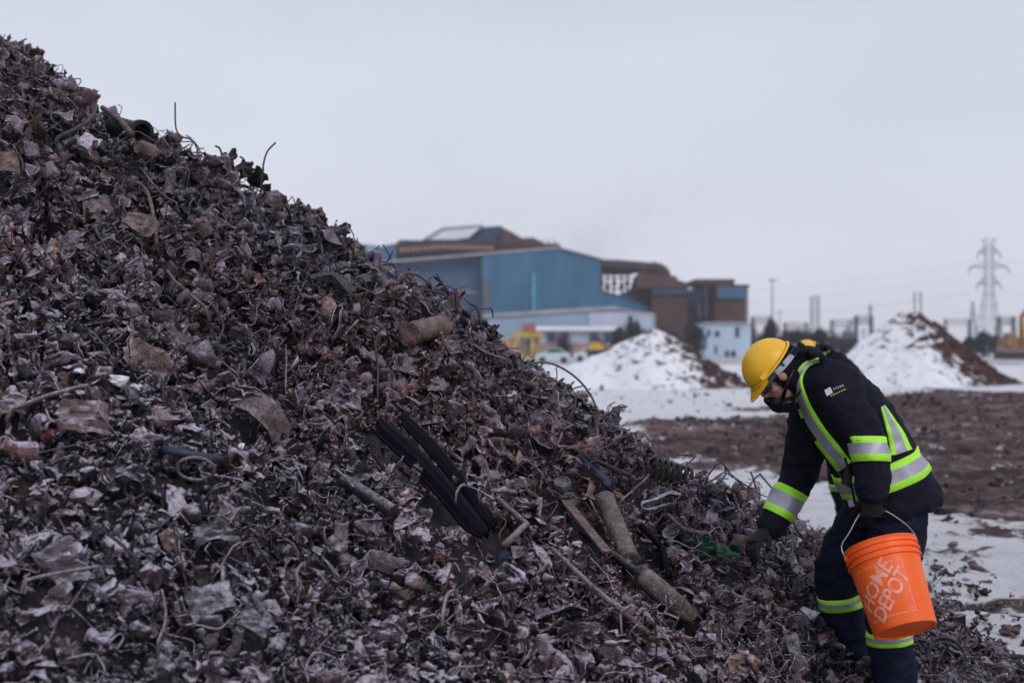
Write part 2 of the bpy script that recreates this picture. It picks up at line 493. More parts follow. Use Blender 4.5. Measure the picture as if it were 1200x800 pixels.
def ground_mat():
    m = bpy.data.materials.new('snow_and_mud'); m.use_nodes = True
    nt = m.node_tree; L = nt.links; b = nt.nodes['Principled BSDF']
    geo = nt.nodes.new('ShaderNodeNewGeometry')
    mp = nt.nodes.new('ShaderNodeMapping'); mp.inputs['Scale'].default_value = (1, 0.75, 1)
    L.new(geo.outputs['Position'], mp.inputs[0])
    def nz(s, d=6, r=.62, di=0):
        n = nt.nodes.new('ShaderNodeTexNoise'); n.inputs['Scale'].default_value = s; n.inputs['Detail'].default_value = d
        n.inputs['Roughness'].default_value = r; n.inputs['Distortion'].default_value = di
        L.new(mp.outputs[0], n.inputs['Vector']); return n.outputs['Fac']
    a = nt.nodes.new('ShaderNodeAttribute'); a.attribute_name = 'mud'
    def math_(op, x, y):
        n = nt.nodes.new('ShaderNodeMath'); n.operation = op
        for i, q in enumerate((x, y)):
            if isinstance(q, (int, float)): n.inputs[i].default_value = q
            else: L.new(q, n.inputs[i])
        return n.outputs[0]
    big = nz(1.6, 7, .68, .3)
    f = math_('ADD', math_('ADD', math_('MULTIPLY', a.outputs['Fac'], 0.92), math_('MULTIPLY', math_('SUBTRACT', big, 0.5), 2.9)), math_('MULTIPLY', math_('SUBTRACT', nz(9.0, 6, .7), 0.5), 1.1))
    rp = nt.nodes.new('ShaderNodeMapRange'); rp.interpolation_type = 'SMOOTHSTEP'
    rp.inputs[1].default_value = .34; rp.inputs[2].default_value = .68; L.new(f, rp.inputs[0])
    mud = nt.nodes.new('ShaderNodeValToRGB'); m2 = nt.nodes.new('ShaderNodeMapping'); m2.inputs['Scale'].default_value = (.32, 1.0, 1); m2.inputs['Rotation'].default_value = (0, 0, .12)
    L.new(geo.outputs['Position'], m2.inputs[0]); keep = mp; mp = m2
    L.new(math_('ADD', math_('MULTIPLY', nz(5.0, 9, .75, .4), .55), math_('MULTIPLY', nz(1.1, 5, .65, .5), .45)), mud.inputs[0]); mp = keep
    mud.color_ramp.elements[0].position = .43; mud.color_ramp.elements[0].color = (.038, .020, .021, 1)
    mud.color_ramp.elements[1].position = .57; mud.color_ramp.elements[1].color = (.170, .108, .108, 1)
    e = mud.color_ramp.elements.new(.66); e.color = (.46, .39, .42, 1)
    sn = nt.nodes.new('ShaderNodeValToRGB'); L.new(nz(2.3, 7, .65), sn.inputs[0])
    sn.color_ramp.elements[0].position = .34; sn.color_ramp.elements[0].color = (.72, .70, .73, 1)
    sn.color_ramp.elements[1].position = .56; sn.color_ramp.elements[1].color = (.84, .83, .86, 1)
    mx = nt.nodes.new('ShaderNodeMix'); mx.data_type = 'RGBA'
    L.new(rp.outputs[0], mx.inputs[0]); L.new(sn.outputs[0], mx.inputs[6]); L.new(mud.outputs[0], mx.inputs[7])
    # fine grit specks on everything
    sp = nt.nodes.new('ShaderNodeMapRange'); sp.inputs[1].default_value = .66; sp.inputs[2].default_value = .72
    L.new(nz(17, 4, .6), sp.inputs[0])
    mx2 = nt.nodes.new('ShaderNodeMix'); mx2.data_type = 'RGBA'
    L.new(math_('MULTIPLY', sp.outputs[0], 0.8), mx2.inputs[0]); L.new(mx.outputs[2], mx2.inputs[6])
    mx2.inputs[7].default_value = (.07, .05, .05, 1)
    L.new(mx2.outputs[2], b.inputs['Base Color'])
    b.inputs['Roughness'].default_value = .75
    b.inputs['Specular IOR Level'].default_value = .25
    bp = nt.nodes.new('ShaderNodeBump'); bp.inputs['Strength'].default_value = 1.0; bp.inputs['Distance'].default_value = .14
    L.new(nz(7, 8, .7), bp.inputs['Height']); L.new(bp.outputs[0], b.inputs['Normal'])
    return m
M_GROUND = ground_mat()
me.materials.append(M_GROUND)
go = bpy.data.objects.new('ground', me); COL.objects.link(go); go['kind'] = 'structure'
def ground_z(x, y):
    i = int(np.clip(np.searchsorted(gx, x), 1, nx - 1)); j = int(np.clip(np.searchsorted(gy, y), 1, ny - 1))
    return float(GZ[j, i])


# ------------------------------------------------------------------ crumpled scrap shapes
def rot_rand():
    q = rng.normal(size=4); q /= np.linalg.norm(q)
    w, x, y, z = q
    return np.array([[1-2*(y*y+z*z), 2*(x*y-z*w), 2*(x*z+y*w)],
                     [2*(x*y+z*w), 1-2*(x*x+z*z), 2*(y*z-x*w)],
                     [2*(x*z-y*w), 2*(y*z+x*w), 1-2*(x*x+y*y)]])

def bend(V, o, t, rad, amax):
    """wrap everything beyond a line (through o, across direction t) round a cylinder"""
    n = np.array([math.cos(t), math.sin(t), 0.0]); u = np.array([-n[1], n[0], 0.0])
    Q = V - o
    s = Q @ n; h = Q[:, 2]; w = Q @ u
    th = np.clip(s / rad, 0, amax); rest = np.where(s > 0, s - th * rad, s)
    s2 = np.where(s > 0, (rad - h) * np.sin(th) + rest * np.cos(th), s)
    h2 = np.where(s > 0, rad - (rad - h) * np.cos(th) + rest * np.sin(th), h)
    return o + np.outer(s2, n) + np.outer(w, u) + np.outer(h2, np.array([0, 0, 1.0]))

def grid_faces(nu, nv, wrap=False):
    F = []
    for i in range(nu - 1):
        for j in range(nv - 1 + (1 if wrap else 0)):
            k = (j + 1) % nv
            F.append((i * nv + j, i * nv + k, (i + 1) * nv + k, (i + 1) * nv + j))
    return np.array(F)

def proto_sheet(nu, nv, asp, bends, crump, ragged=.18):
    u, v = np.meshgrid(np.linspace(-.5, .5, nu), np.linspace(-.5, .5, nv), indexing='ij')
    sd = int(rng.integers(1, 9999))
    rg = 1 + ragged * (vnoise(np.arctan2(v, u) * 2.2 + 5, u * 0 + sd, sd) + .6 * vnoise(np.arctan2(v, u) * 6, u * 0, sd + 3))
    edge = np.maximum(np.abs(u), np.abs(v)) * 2
    x = u * (1 + (rg - 1) * edge); y = v * asp * (1 + (rg - 1) * edge)
    z = crump * (vnoise(u * 5 + sd, v * 5 * asp, sd) + .6 * vnoise(u * 11, v * 11 * asp + sd, sd + 1))
    V = np.stack([x, y, z], -1).reshape(-1, 3)
    for k in range(bends):
        o = np.array([rng.uniform(-.28, .28), rng.uniform(-.28, .28) * asp, 0])
        V = bend(V, o, rng.uniform(0, 6.28), rng.uniform(.03, .13), rng.uniform(.6, 3.0))
        V[:, 2] *= rng.choice([1, -1])
    V = V - V.mean(0); V /= np.abs(V).max() * 2
    D = np.stack([vnoise(V[:, (a_ + 1) % 3] * 3.3 + sd + a_ * 7, V[:, (a_ + 2) % 3] * 3.3 - V[:, a_] * 2.5, sd + a_) for a_ in range(3)], -1)
    E = np.stack([vnoise(V[:, (a_ + 1) % 3] * 9 + sd + a_ * 7, V[:, (a_ + 2) % 3] * 9 - V[:, a_] * 7, sd + 5 + a_) for a_ in range(3)], -1)
    V = V + D * crump * 1.9 + (0.5 - np.abs(E)) * crump * .8
    V = V - V.mean(0); V /= np.abs(V).max() * 2
    return V, grid_faces(nu, nv)

def edge_of(V, Q):
    """1 on the open edges of a sheet, 0 inside"""
    from collections import Counter
    c = Counter()
    for f in Q:
        f = list(dict.fromkeys(int(i) for i in f))
        for i in range(len(f)): c[tuple(sorted((f[i], f[(i + 1) % len(f)])))] += 1
    e = np.zeros(len(V))
    for (a_, b_), k in c.items():
        if k == 1: e[a_] = e[b_] = 1
    return e

def proto_tube(ns, seg, L, r, crush=.3, cbend=.5):
    a = np.linspace(0, 2 * math.pi, seg, endpoint=False); s = np.linspace(-.5, .5, ns)
    A, S = np.meshgrid(a, s); sd = int(rng.integers(1, 9999))
    rr = r * (1 + crush * vnoise(S * 4 + sd, A * 0 + np.cos(A) * 2, sd) )
    fl = 1 - crush * rng.uniform(0, 1.3) * sstep(-.2, .5, S)
    V = np.stack([S * L, rr * np.cos(A), rr * np.sin(A) * fl], -1).reshape(-1, 3)
    V = bend(V, np.zeros(3), 0.0, .35, cbend * rng.uniform(0, 1.5))
    V = V - V.mean(0); V /= np.abs(V).max() * 2
    return V, grid_faces(ns, seg, True)

def proto_chunk():
    bm = bmesh.new(); bmesh.ops.create_icosphere(bm, subdivisions=2, radius=.5)
    V = np.array([v.co[:] for v in bm.verts]); F = np.array([[v.index for v in f.verts] + [f.verts[2].index] for f in bm.faces])
    bm.free(); sd = int(rng.integers(1, 9999))
    n = vnoise(V[:, 0] * 4 + sd, V[:, 1] * 4 + V[:, 2] * 3, sd) + .6 * vnoise(V[:, 0] * 9, V[:, 2] * 9 + sd, sd)
    V = V * (1 + .58 * n)[:, None] * np.array([1, rng.uniform(.6, .9), rng.uniform(.4, .7)])
    return V, F

def proto_wire(n=12, loops=1.0):
    t = np.linspace(-.5, .5, n); sd = int(rng.integers(1, 9999))
    C = np.stack([t, .35 * loops * vnoise(t * 3 + sd, t * 0, sd), .30 * loops * vnoise(t * 3, t * 0 + sd, sd)], -1)
    T = np.gradient(C, axis=0); T /= np.linalg.norm(T, axis=1)[:, None]
    r = .016
    a = np.cross(T, [0, .2, 1.0]); a /= np.linalg.norm(a, axis=1)[:, None]; b = np.cross(T, a)
    V = np.stack([C + r * (a * math.cos(k) + b * math.sin(k)) for k in (0, 2.09, 4.19)], 1).reshape(-1, 3)
    return V, grid_faces(n, 3, True)

PROT = []
for i in range(40): PROT.append(('sheet',) + proto_sheet(15, 12, rng.uniform(.32, .85), int(rng.integers(4, 9)), rng.uniform(.06, .16), rng.uniform(.02, .13)))
for i in range(18): PROT.append(('strip',) + proto_sheet(18, 4, rng.uniform(.12, .26), int(rng.integers(3, 6)), rng.uniform(.03, .09), .2))
for i in range(10): PROT.append(('tube',) + proto_tube(6, 9, 1, rng.uniform(.12, .24)))
for i in range(10): PROT.append(('chunk',) + proto_chunk())
for i in range(12): PROT.append(('wire',) + proto_wire(14, rng.uniform(.4, 1.8)))
EDGE = [edge_of(V, Q) for _, V, Q in PROT]
KIND_IDX = {k: [i for i, p in enumerate(PROT) if p[0] == k] for k in ('sheet', 'strip', 'tube', 'chunk', 'wire')}

def pick_kinds(n, w=(.46, .25, .08, .10, .11)):
    ks = rng.choice(5, size=n, p=w); names = ['sheet', 'strip', 'tube', 'chunk', 'wire']
    return np.array([rng.choice(KIND_IDX[names[k]]) for k in ks])

def scatter(pos, nrm, size, tint, flat=.55):
    """bakes one copy of a random prototype at each point; returns V, Q, colours"""
    n = len(pos); ks = pick_kinds(n); VV = []; QQ = []; CC = []; EE = []; base = 0
    for k in np.unique(ks):
        ids = np.nonzero(ks == k)[0]; name, V, Q = PROT[k]
        m = len(ids)
        # frames: tilted surface normal + random spin
        nn = nrm[ids] * flat + rng.normal(size=(m, 3)) * (1 - flat) * 1.1
        nn /= np.linalg.norm(nn, axis=1)[:, None]
        t = rng.normal(size=(m, 3)); t -= nn * (t * nn).sum(1)[:, None]; t /= np.linalg.norm(t, axis=1)[:, None]
        b = np.cross(nn, t)
        Rm = np.stack([t, b, nn], 2)                           # columns
        sc = size[ids] * (1.9 if name == 'wire' else 1.35 if name == 'strip' else .7 if name in('tube','chunk') else 1.0)
        S = rng.uniform(.75, 1.25, size=(m, 1, 3)) * sc[:, None, None]
        W = np.einsum('mij,mkj->mki', Rm, V[None] * S) + pos[ids][:, None, :]
        VV.append(W.reshape(-1, 3))
        QQ.append((Q[None] + (np.arange(m) * len(V))[:, None, None] + base).reshape(-1, 4))
        CC.append(np.repeat(tint[ids], len(V), axis=0)); EE.append(np.tile(EDGE[k], m)); base += m * len(V)
    return np.concatenate(VV), np.concatenate(QQ), np.concatenate(CC), np.concatenate(EE)

def tints(n):
    pal = np.array(list(PAL.values())); k = rng.choice(len(pal), size=n, p=PALW)
    return pal[k] * rng.uniform(.7, 1.35, size=(n, 1))

# --- clods, grit and crumbs lying on the open ground
n = 34000
x = rng.uniform(-1, 17, n); y = 5.6 + 50 * rng.uniform(0, 1, n) ** 1.7
mk = mudmask(x, y); ok = (rng.uniform(size=n) < .05 + .95 * mk) & (np.hypot(x - HC[0], y - HC[1]) > HR)
x = x[ok]; y = y[ok]; z = np.array([ground_z(a_, b_) for a_, b_ in zip(x, y)])
sz = np.exp(rng.normal(-3.75, .62, len(x))).clip(.008, .16) * np.clip(y / 14, .6, 2.2)
KW = pick_kinds
def pick_kinds(n, w=(.22, .06, .0, .70, .02)): return KW(n, w)
V2, Q2, C2, E2 = scatter(np.stack([x, y, z + sz * .1], -1), np.tile([0, 0, 1.0], (len(x), 1)), sz,
                     np.array([[.075, .045, .046]]) * rng.uniform(.35, 2.4, (len(x), 1)), .9)
pick_kinds = KW
me = bpy.data.meshes.new('mud_clods'); fast_mesh(me, V2, Q2)
at = me.color_attributes.new('tint', 'FLOAT_COLOR', 'POINT'); at.data.foreach_set('color', np.concatenate([C2, np.ones((len(C2), 1))], 1).astype(np.float32).ravel())
me.materials.append(scrap_mat('clod', None, frost=.35, metal=0, rough=.85, frostcol=(.62, .61, .65)))
o = bpy.data.objects.new('mud_clods', me); COL.objects.link(o)
set_props(o, 'dark frozen mud clods and grit strewn over the snowy yard', 'mud clods', None, 'stuff')

# ------------------------------------------------------------------ individual objects lying in the heap
LAND = []      # (name, px, py) landmarks used to tell look-alike scraps apart
AVOID = []     # picture segments kept clear so that the named objects stay in view
def seg(a, b, w): AVOID.append((a, b, w))
def rod_thing(name, pix, rad, m, label, cat, lift=.03, sides=8, group=None, lifts=None, w=12, ends=None):
    pts = []
    for i, (a, b) in enumerate(pix):
        p = hitc(a, b, (lifts[i] if lifts else lift)); pts.append(p)
    mb = MB().tube(pts, rad, sides)
    o = mb.build(name, m); set_props(o, label, cat, group)
    for i in range(len(pix) - 1): seg(pix[i], pix[i + 1], w)
    return o, pts

def smooth_path(pts, n=24):
    pts = [Vector(p) for p in pts]; m = len(pts); out = []
    for i in range(m - 1):
        p0 = pts[max(i - 1, 0)]; p1 = pts[i]; p2 = pts[i + 1]; p3 = pts[min(i + 2, m - 1)]
        k = max(2, n // (m - 1))
        for j in range(k):
            t = j / k
            out.append(.5 * ((2 * p1) + (p2 - p0) * t + (2 * p0 - 5 * p1 + 4 * p2 - p3) * t * t + (3 * p1 - p0 - 3 * p2 + p3) * t ** 3))
    out.append(pts[-1]); return out

# pair of black curved bumper strips
def strip_thing(pa, pb, width, sag, label, li):
    A = hitc(*pa, .08 + li); B = hitc(*pb, .05 + li); n = Vector(heap_n(np.array([(A.x + B.x) / 2]), np.array([(A.y + B.y) / 2]))[0])
    mb = MB(); N = 22; K = 17; d = (B - A).normalized(); side = d.cross(n).normalized(); V = []
    CL = [A.lerp(B, i / (N - 1)) for i in range(N)]
    L_ = max(float(heap(c_.x, c_.y)) + .035 + li - c_.z for c_ in CL)
    for i_, c_ in enumerate(CL): c_.z += max(0, L_) * .55 * math.sin(math.pi * (i_ + .5) / N) ** .6
    for i in range(N):
        t = i / (N - 1); c = CL[i] + side * (-.012 * math.sin(math.pi * t))
        wv = width * (min(1, (t + .02) * 9) ** .5) * (min(1, (1.03 - t) * 7) ** .5)
        for k in range(K):
            u = -1 + 2 * k / (K - 1)
            V.append(c + side * (wv * .5 * u) - n * (wv * (.85 * u * u + .07 * math.cos(u * 14))))
    F = [tuple(q) for q in grid_faces(N, K)]
    inner = [v - n * .008 for v in V]; b = len(V)
    F2 = [tuple(reversed([i + b for i in q])) for q in F]
    rim = []
    for i in range(N - 1):
        for k in (0, K - 1):
            q = (i * K + k, (i + 1) * K + k, (i + 1) * K + k + b, i * K + k + b)
            rim.append(q if k else q[::-1])
    mb.add(V + inner, F + F2 + rim, 0, True)
    o = mb.build('bumper_strip', M_BLACKRUB); set_props(o, label, 'rubber strip', 'black rubber strips side by side in the heap')
    return o
seg((900, 622), (856, 672), 20)
strip_thing((457, 507), (571, 633), .050, .02, 'upper of two long glossy black rubber strips lying side by side in the heap', .035)
strip_thing((438, 514), (556, 641), .070, .015, 'lower and wider of two long glossy black rubber strips in the heap', .03)
seg((448, 512), (568, 640), 34); LAND.append(('black rubber strips', 505, 576))

# long shaft: thin rod running into a thick tapered tube
A = hitc(672, 636, .07); Bm = hitc(742, 690, .09); Cc = hitc(808, 733, .04)
t = root('drive_shaft', tuple((A + Cc) / 2 - Vector((0, 0, .1))), 'long brown shaft, thin rod ending in a thick tapered tube, sloping to the right', 'shaft')
MB().tube([A, Bm], .017, 10).build('rod', M_DARKSTEEL, t)
d = (Cc - Bm)
MB().tube([Bm + d * k for k in (-.04, 0, .04, .3, .45, .5, .52, .8, .97, 1.0)], [.024, .040, .046, .047, .047, .050, .047, .043, .030, .012], 14).build('tube', M_PIPE, t)
seg((672, 636), (808, 733), 16); LAND.append(('long tapered shaft', 740, 688))

# open rusty pipe above it and flat bar beside
A = hitc(690, 612, .17); B_ = hitc(733, 662, .03); d = (B_ - A)
mb = MB()
mb.lathe([(.040, 0), (.044, 0), (.045, .01), (.044, d.length), (.0, d.length)], A, d, 18)
mb.lathe([(.040, 0), (.038, d.length * .9), (0, d.length * .9)], A, d, 18)
o = mb.build('open_pipe', M_PIPE); set_props(o, 'short wide brown pipe with an open mouth, beside the flat rusty bar', 'pipe')
seg((688, 610), (733, 662), 16); LAND.append(('wide open pipe', 712, 634))
A = hitc(652, 600, .09); B_ = hitc(706, 656, .05)
mb = MB().beam(A, B_, .045, .012, up=(.3, -.6, 1)); mb.beam(A + Vector((0, 0, -.012)), B_ + Vector((0, 0, -.012)), .012, .03, up=(.3, -.6, 1))
o = mb.build('flat_bar', M_RUSTBAR); set_props(o, 'flat reddish tan steel bar leaning down the slope above the long shaft', 'steel bar')
seg((652, 600), (706, 656), 12); LAND.append(('flat tan bar', 675, 626))
# pipe left of the strips
A = hitc(408, 575, .05); B_ = hitc(462, 606, .03); d = B_ - A
mb = MB(); mb.lathe([(.018, 0), (.026, 0), (.027, d.length), (0, d.length)], A, d, 14); mb.lathe([(.018, 0), (.018, d.length * .8), (0, d.length * .8)], A, d, 14)
o = mb.build('thick_pipe', M_DARKSTEEL); set_props(o, 'short dark thick-walled pipe left of the black rubber strips', 'pipe')
seg((408, 575), (462, 606), 12); LAND.append(('thick dark pipe', 435, 591))
# bent V rod
rod_thing('bent_rod', [(566, 598), (608, 632), (572, 657)], [.011, .014, .014], M_PIPE, 'thin brown rod bent into a V just right of the black strips', 'rod', .09)
# dark cable crossing and bar under the open pipe
rod_thing('black_bar', [(742, 628), (768, 655), (790, 690)], .016, M_BLACKRUB, 'dark rod lying down the slope right of the open pipe', 'rod', .07)
rod_thing('thin_pipe', [(640, 655), (690, 705), (748, 752)], .010, M_PIPE, 'long thin pipe running below the tapered shaft', 'pipe', .06)

# coil spring
A = hitc(752, 555, .06); B_ = hitc(802, 575, .07); d = B_ - A; ax = d.normalized()
u = ax.cross(Vector((0, 0, 1))).normalized(); v = ax.cross(u); turns = 7; pts = []
for i in range(turns * 16 + 1):
    a_ = 2 * math.pi * i / 16; pts.append(A + d * (i / (turns * 16)) + (u * math.cos(a_) + v * math.sin(a_)) * .048)
o = MB().tube(pts, .0095, 7).build('coil_spring', M_DARKSTEEL)
set_props(o, 'dark steel coil spring lying on the right edge of the heap', 'spring')
seg((752, 552), (802, 575), 17); LAND.append(('coil spring', 778, 563))
# disc cap
p = hitc(650, 577, .07); mb = MB()
mb.lathe([(0, .012), (.03, .012), (.034, .018), (.040, .018), (.044, 0), (.04, -.02), (0, -.02)], p, Vector((-.1, -.6, 1)), 20)
o = mb.build('round_cap', M_GREYPL); set_props(o, 'small round pale cap lying flat on the heap above the tan bar', 'cap')
seg((646, 577), (654, 577), 14); LAND.append(('small round cap', 650, 577))
# ribbed drum
A = hitc(470, 405, .07); B_ = hitc(510, 395, .07); d = B_ - A; prof = []
for i in range(13): prof.append((.055 + (.008 if i % 3 == 0 else -.002), d.length * i / 12))
mb = MB(); mb.lathe([(0, 0)] + prof + [(.02, d.length), (.02, d.length + .01), (0, d.length + .01)], A, d, 18)
o = mb.build('ribbed_drum', M_RUSTBAR); set_props(o, 'ribbed rusty brown drum half buried in the heap, below the blue building', 'drum')
seg((470, 403), (512, 395), 16); LAND.append(('ribbed rusty drum', 490, 400))
# leaf spring
for k, (dy) in enumerate((0,)):
    pts = smooth_path([hitc(358, 334 , .05), hitc(385, 336, .08), hitc(411, 352, .05)], 14)
    t = root('leaf_spring', tuple(pts[len(pts) // 2]), 'curved dark leaf spring of stacked blades on the upper right slope', 'leaf spring')
    for j in range(3):
        mb = MB(); q = [p_ - Vector((0, -.01, .016 * j)) for p_ in pts[j * 2:len(pts) - j * 2]]
        for a_, b_ in zip(q[:-1], q[1:]): mb.beam(a_, b_, .055, .011, up=(0, -.4, 1))
        mb.build('blade', M_DARKSTEEL, t)
seg((358, 334), (411, 352), 12); LAND.append(('leaf spring', 385, 340))
# open ring of big pipe near the crest
A = hitc(160, 168, .06); d = Vector((.70, -.65, -.25)).normalized()
mb = MB(); mb.lathe([(.045, -.28), (.060, -.26), (.060, .0), (.078, .0), (.080, .035), (.058, .035), (.052, .0), (.05, -.2), (0, -.2)], A, d, 22)
o = mb.build('flanged_pipe', M_DARKSTEEL); set_props(o, 'short dark pipe with a round open flange facing the yard, just below the crest', 'pipe')
seg((135, 152), (168, 158), 16); LAND.append(('flanged pipe', 160, 149))
p = hitc(147, 140, .03); o = MB().box(p, (.09, .07, .07), Matrix.Rotation(.2, 3, 'Y')).build('plastic_block', M_FOAM); set_props(o, 'small off-white block on the crest above the flanged pipe', 'block'); seg((144, 131), (152, 131), 9)
# tan cylinder and others on the upper slope
A = hitc(152, 183, .07); B_ = hitc(182, 192, .07); d = B_ - A
o = MB().lathe([(0, 0), (.035, 0), (.042, .02), (.043, d.length * .8), (.033, d.length), (0, d.length)], A, d, 16).build('tan_canister', M_TAN)
set_props(o, 'tan canister lying near the crest, below the flanged pipe', 'canister'); seg((152, 183), (182, 192), 12); LAND.append(('tan canister', 168, 188))
rod_thing('hose', [(114, 140), (132, 155), (146, 172)], .017, M_PIPE, 'stiff grey hose lying below the crest left of the flanged pipe', 'hose', .08)
A = hitc(226, 268, .06); B_ = hitc(231, 276, .06)
o = MB().lathe([(.03, 0), (.045, 0), (.045, .10), (.04, .11), (0, .11)], A, B_ - A, 16).build('ribbed_can', M_TAN); set_props(o, 'small tan can standing in the heap below the loose wires', 'can'); seg((220, 268), (232, 276), 10)

def plate(name, cxy, wh, ang, m, label, cat, bow=.02, thick=.006, lift=.07, tilt=(0, 0), nn=None, group=None, crinkle=.012, w=None):
    c = hitc(*cxy, lift); n = Vector(nn) if nn else Vector(heap_n(np.array([c.x]), np.array([c.y]))[0])
    n = (n + Vector((tilt[0], -.35 + tilt[1], 0))).normalized()
    u = Vector((1, 0, 0)); u = (u - n * u.dot(n)).normalized(); v = n.cross(u)
    u2 = u * math.cos(ang) + v * math.sin(ang); v2 = n.cross(u2); N = 12; V = []; s0 = random.randint(1, 999)
    for i in range(N):
        for j in range(N):
            a_ = i / (N - 1) - .5; b_ = j / (N - 1) - .5
            k = 1 + .10 * float(vnoise(math.atan2(b_, a_) * 2, s0, s0))
            h = bow * (1 - 4 * a_ * a_) + crinkle * float(vnoise(a_ * 6 + s0, b_ * 6, s0))
            V.append(c + u2 * (a_ * wh[0] * k) + v2 * (b_ * wh[1] * k) + n * h)
    F = [tuple(q) for q in grid_faces(N, N)]; b = N * N
    F = [q[::-1] for q in F]
    V2_ = [p_ - n * thick for p_ in V]; F2 = [tuple(reversed([i + b for i in q])) for q in F]; rim = []
    ring = [i * N for i in range(N)] + [(N - 1) * N + j for j in range(1, N)] + [i * N + N - 1 for i in range(N - 2, -1, -1)] + list(range(N - 2, 0, -1))
    for i in range(len(ring)):
        a_, b_ = ring[i], ring[(i + 1) % len(ring)]; rim.append((a_, b_, b_ + b, a_ + b))
    mb = MB().add(V + V2_, F + F2 + rim, 0, False)
    o = mb.build(name, m); set_props(o, label, cat, group)
    seg((cxy[0] - 4, cxy[1]), (cxy[0] + 4, cxy[1]), w or wh[0] * 110)
    return o
plate('folded_plate', (291, 497), (.24, .14), -.55, M_TAN, 'big smooth tan plate with a folded edge, left of the centre of the heap', 'metal plate', .045); LAND.append(('big tan folded plate', 291, 497))
plate('flat_plate', (92, 504), (.17, .12), .1, M_REDPL, 'flat reddish brown plate just below the white foam lumps', 'metal plate')
plate('flat_plate', (10, 490), (.10, .09), .2, M_TAN, 'small smooth brown plate at the far left beside the red brown plate', 'metal plate')
plate('flat_plate', (430, 429), (.14, .06), .05, M_GREYPL, 'thin pale grey plate edge-on beside the upright dark wire', 'metal plate', .0, tilt=(0, .5))
plate('crumpled_sheet', (242, 641), (.14, .08), .35, M_GREYPL, 'pale crinkled grey sheet in the lower left middle of the heap', 'metal sheet', .01, crinkle=.03); LAND.append(('pale crinkled sheet', 242, 641))
plate('grey_panel', (252, 716), (.15, .10), .35, M_GREYPL, 'grey flat panel with a bent corner, near the bottom left', 'metal panel', .01); LAND.append(('grey flat panel', 252, 716))
plate('grey_panel', (298, 742), (.10, .06), -.4, M_GREYPL, 'smaller tilted grey panel just right of the flat grey panel', 'metal panel', .0)
plate('flat_plate', (694, 558), (.22, .05), -.75, M_BLUE, 'dark blue flat strip lying down the slope above the rusty bar', 'metal plate', .0)
plate('brown_plate', (108, 258), (.14, .17), .3, M_PIPE, 'upright brown plate high on the left slope', 'metal plate', .02); LAND.append(('upright brown plate', 108, 258))
plate('tan_plate', (165, 277), (.16, .11), -.3, M_TAN, 'tan flat panel right of the upright brown plate', 'metal panel', .01)
plate('red_tag', (56, 523), (.05, .03), .3, scrap_mat('red_paint', (.13, .03, .03), frost=.4), 'small dark red flat scrap at the left below the foam lumps', 'metal plate')
plate('pale_shard', (925, 778), (.055, .17), .45, M_GREYPL, 'long pale rough shard near the bottom in front of the worker', 'metal shard', .012, crinkle=.02); LAND.append(('long pale shard', 925, 778))
plate('orange_shard', (1040 - 18, 130), (.01, .01), 0, M_TAN, 'x', 'x') if False else None
plate('rust_plate', (8, 203), (.12, .10), .2, M_RUSTBAR, 'rusty orange plate at the left edge high on the heap', 'metal plate')
plate('green_sheet', (840, 654), (.20, .07), -.1, M_GREEN, 'dark green plastic sheet by the worker\'s reaching glove', 'plastic sheet', .02, lift=.05, crinkle=.03); LAND.append(('green plastic sheet', 840, 654))
plate('blue_tag', (578, 666), (.05, .03), .1, M_BLUE, 'small dark blue scrap below the V-bent rod', 'metal plate')
plate('pale_flake', (790, 662), (.09, .07), .5, M_GREYPL, 'pale grey square flake right of the open pipe', 'metal plate', .015)
plate('pale_flake', (100, 357), (.07, .06), 1.1, M_FOAM if False else M_GREYPL, 'light grey square piece on the left slope', 'metal plate', .0, tilt=(.3, .6)); LAND.append(('light grey square piece', 95, 357))
# foam lumps
for (q, s, lb) in (((125, 462), .046, 'largest of the bright white foam lumps on the left of the heap'), ((147, 469), .026, 'small white foam lump right of the largest one'),
                   ((86, 450), .035, 'low crumbly white foam lump left of the largest one'), ((89, 477), .02, 'tiny white crumb below the foam lumps'),
                   ((271, 539), .02, 'tiny white crumb left of the blue pipe end'), ((115, 613), .012, 'tiny bright white bead low on the left slope')):
    c = hitc(*q, .07); V, F = proto_chunk(); V = V * np.array([1.3, 1, 1.1]) * s * 1.2 + np.array(c)
    o = MB().add(V, [tuple(f[:3]) for f in F], 0, False).build('foam_lump', M_FOAM); set_props(o, lb, 'foam lump', 'white foam lumps on the heap')
    seg((q[0] - 2, q[1]), (q[0] + 2, q[1]), s * 260)
LAND.append(('white foam lumps', 120, 462))
# blue-black tube, loop of hose
rod_thing('dark_pipe', [(183, 541), (215, 546), (250, 554)], .016, M_BLUE, 'bluish black pipe lying level above the wire loop', 'pipe', .07); LAND.append(('bluish black pipe', 215, 546))
c = hitc(221, 566, .08); mb = MB()
pts = [c + Vector((.066 * math.cos(a_ / 20 * 6.28), -.02 * math.sin(a_ / 20 * 6.28), .042 * math.sin(a_ / 20 * 6.28))) for a_ in range(20)]
o = mb.tube(pts, .006, 6, closed=True, cap=False).build('wire_loop', M_PALEWIRE); set_props(o, 'pale oval loop of thick wire on the left of the heap', 'wire loop'); seg((205, 566), (236, 566), 13); LAND.append(('pale wire loop', 221, 566))
c = hitc(1106, 776, .02); pts = [c + Vector((.085 * math.cos(a_ / 22 * 6.28), .05 * math.sin(a_ / 22 * 6.28), .07 * math.sin(a_ / 22 * 6.28))) for a_ in range(22)]
mb = MB(); mb.tube(pts, .010, 7, closed=True, cap=False); mb.tube([p_ + Vector((.01, .02, .02)) for p_ in pts], .008, 7, closed=True, cap=False)
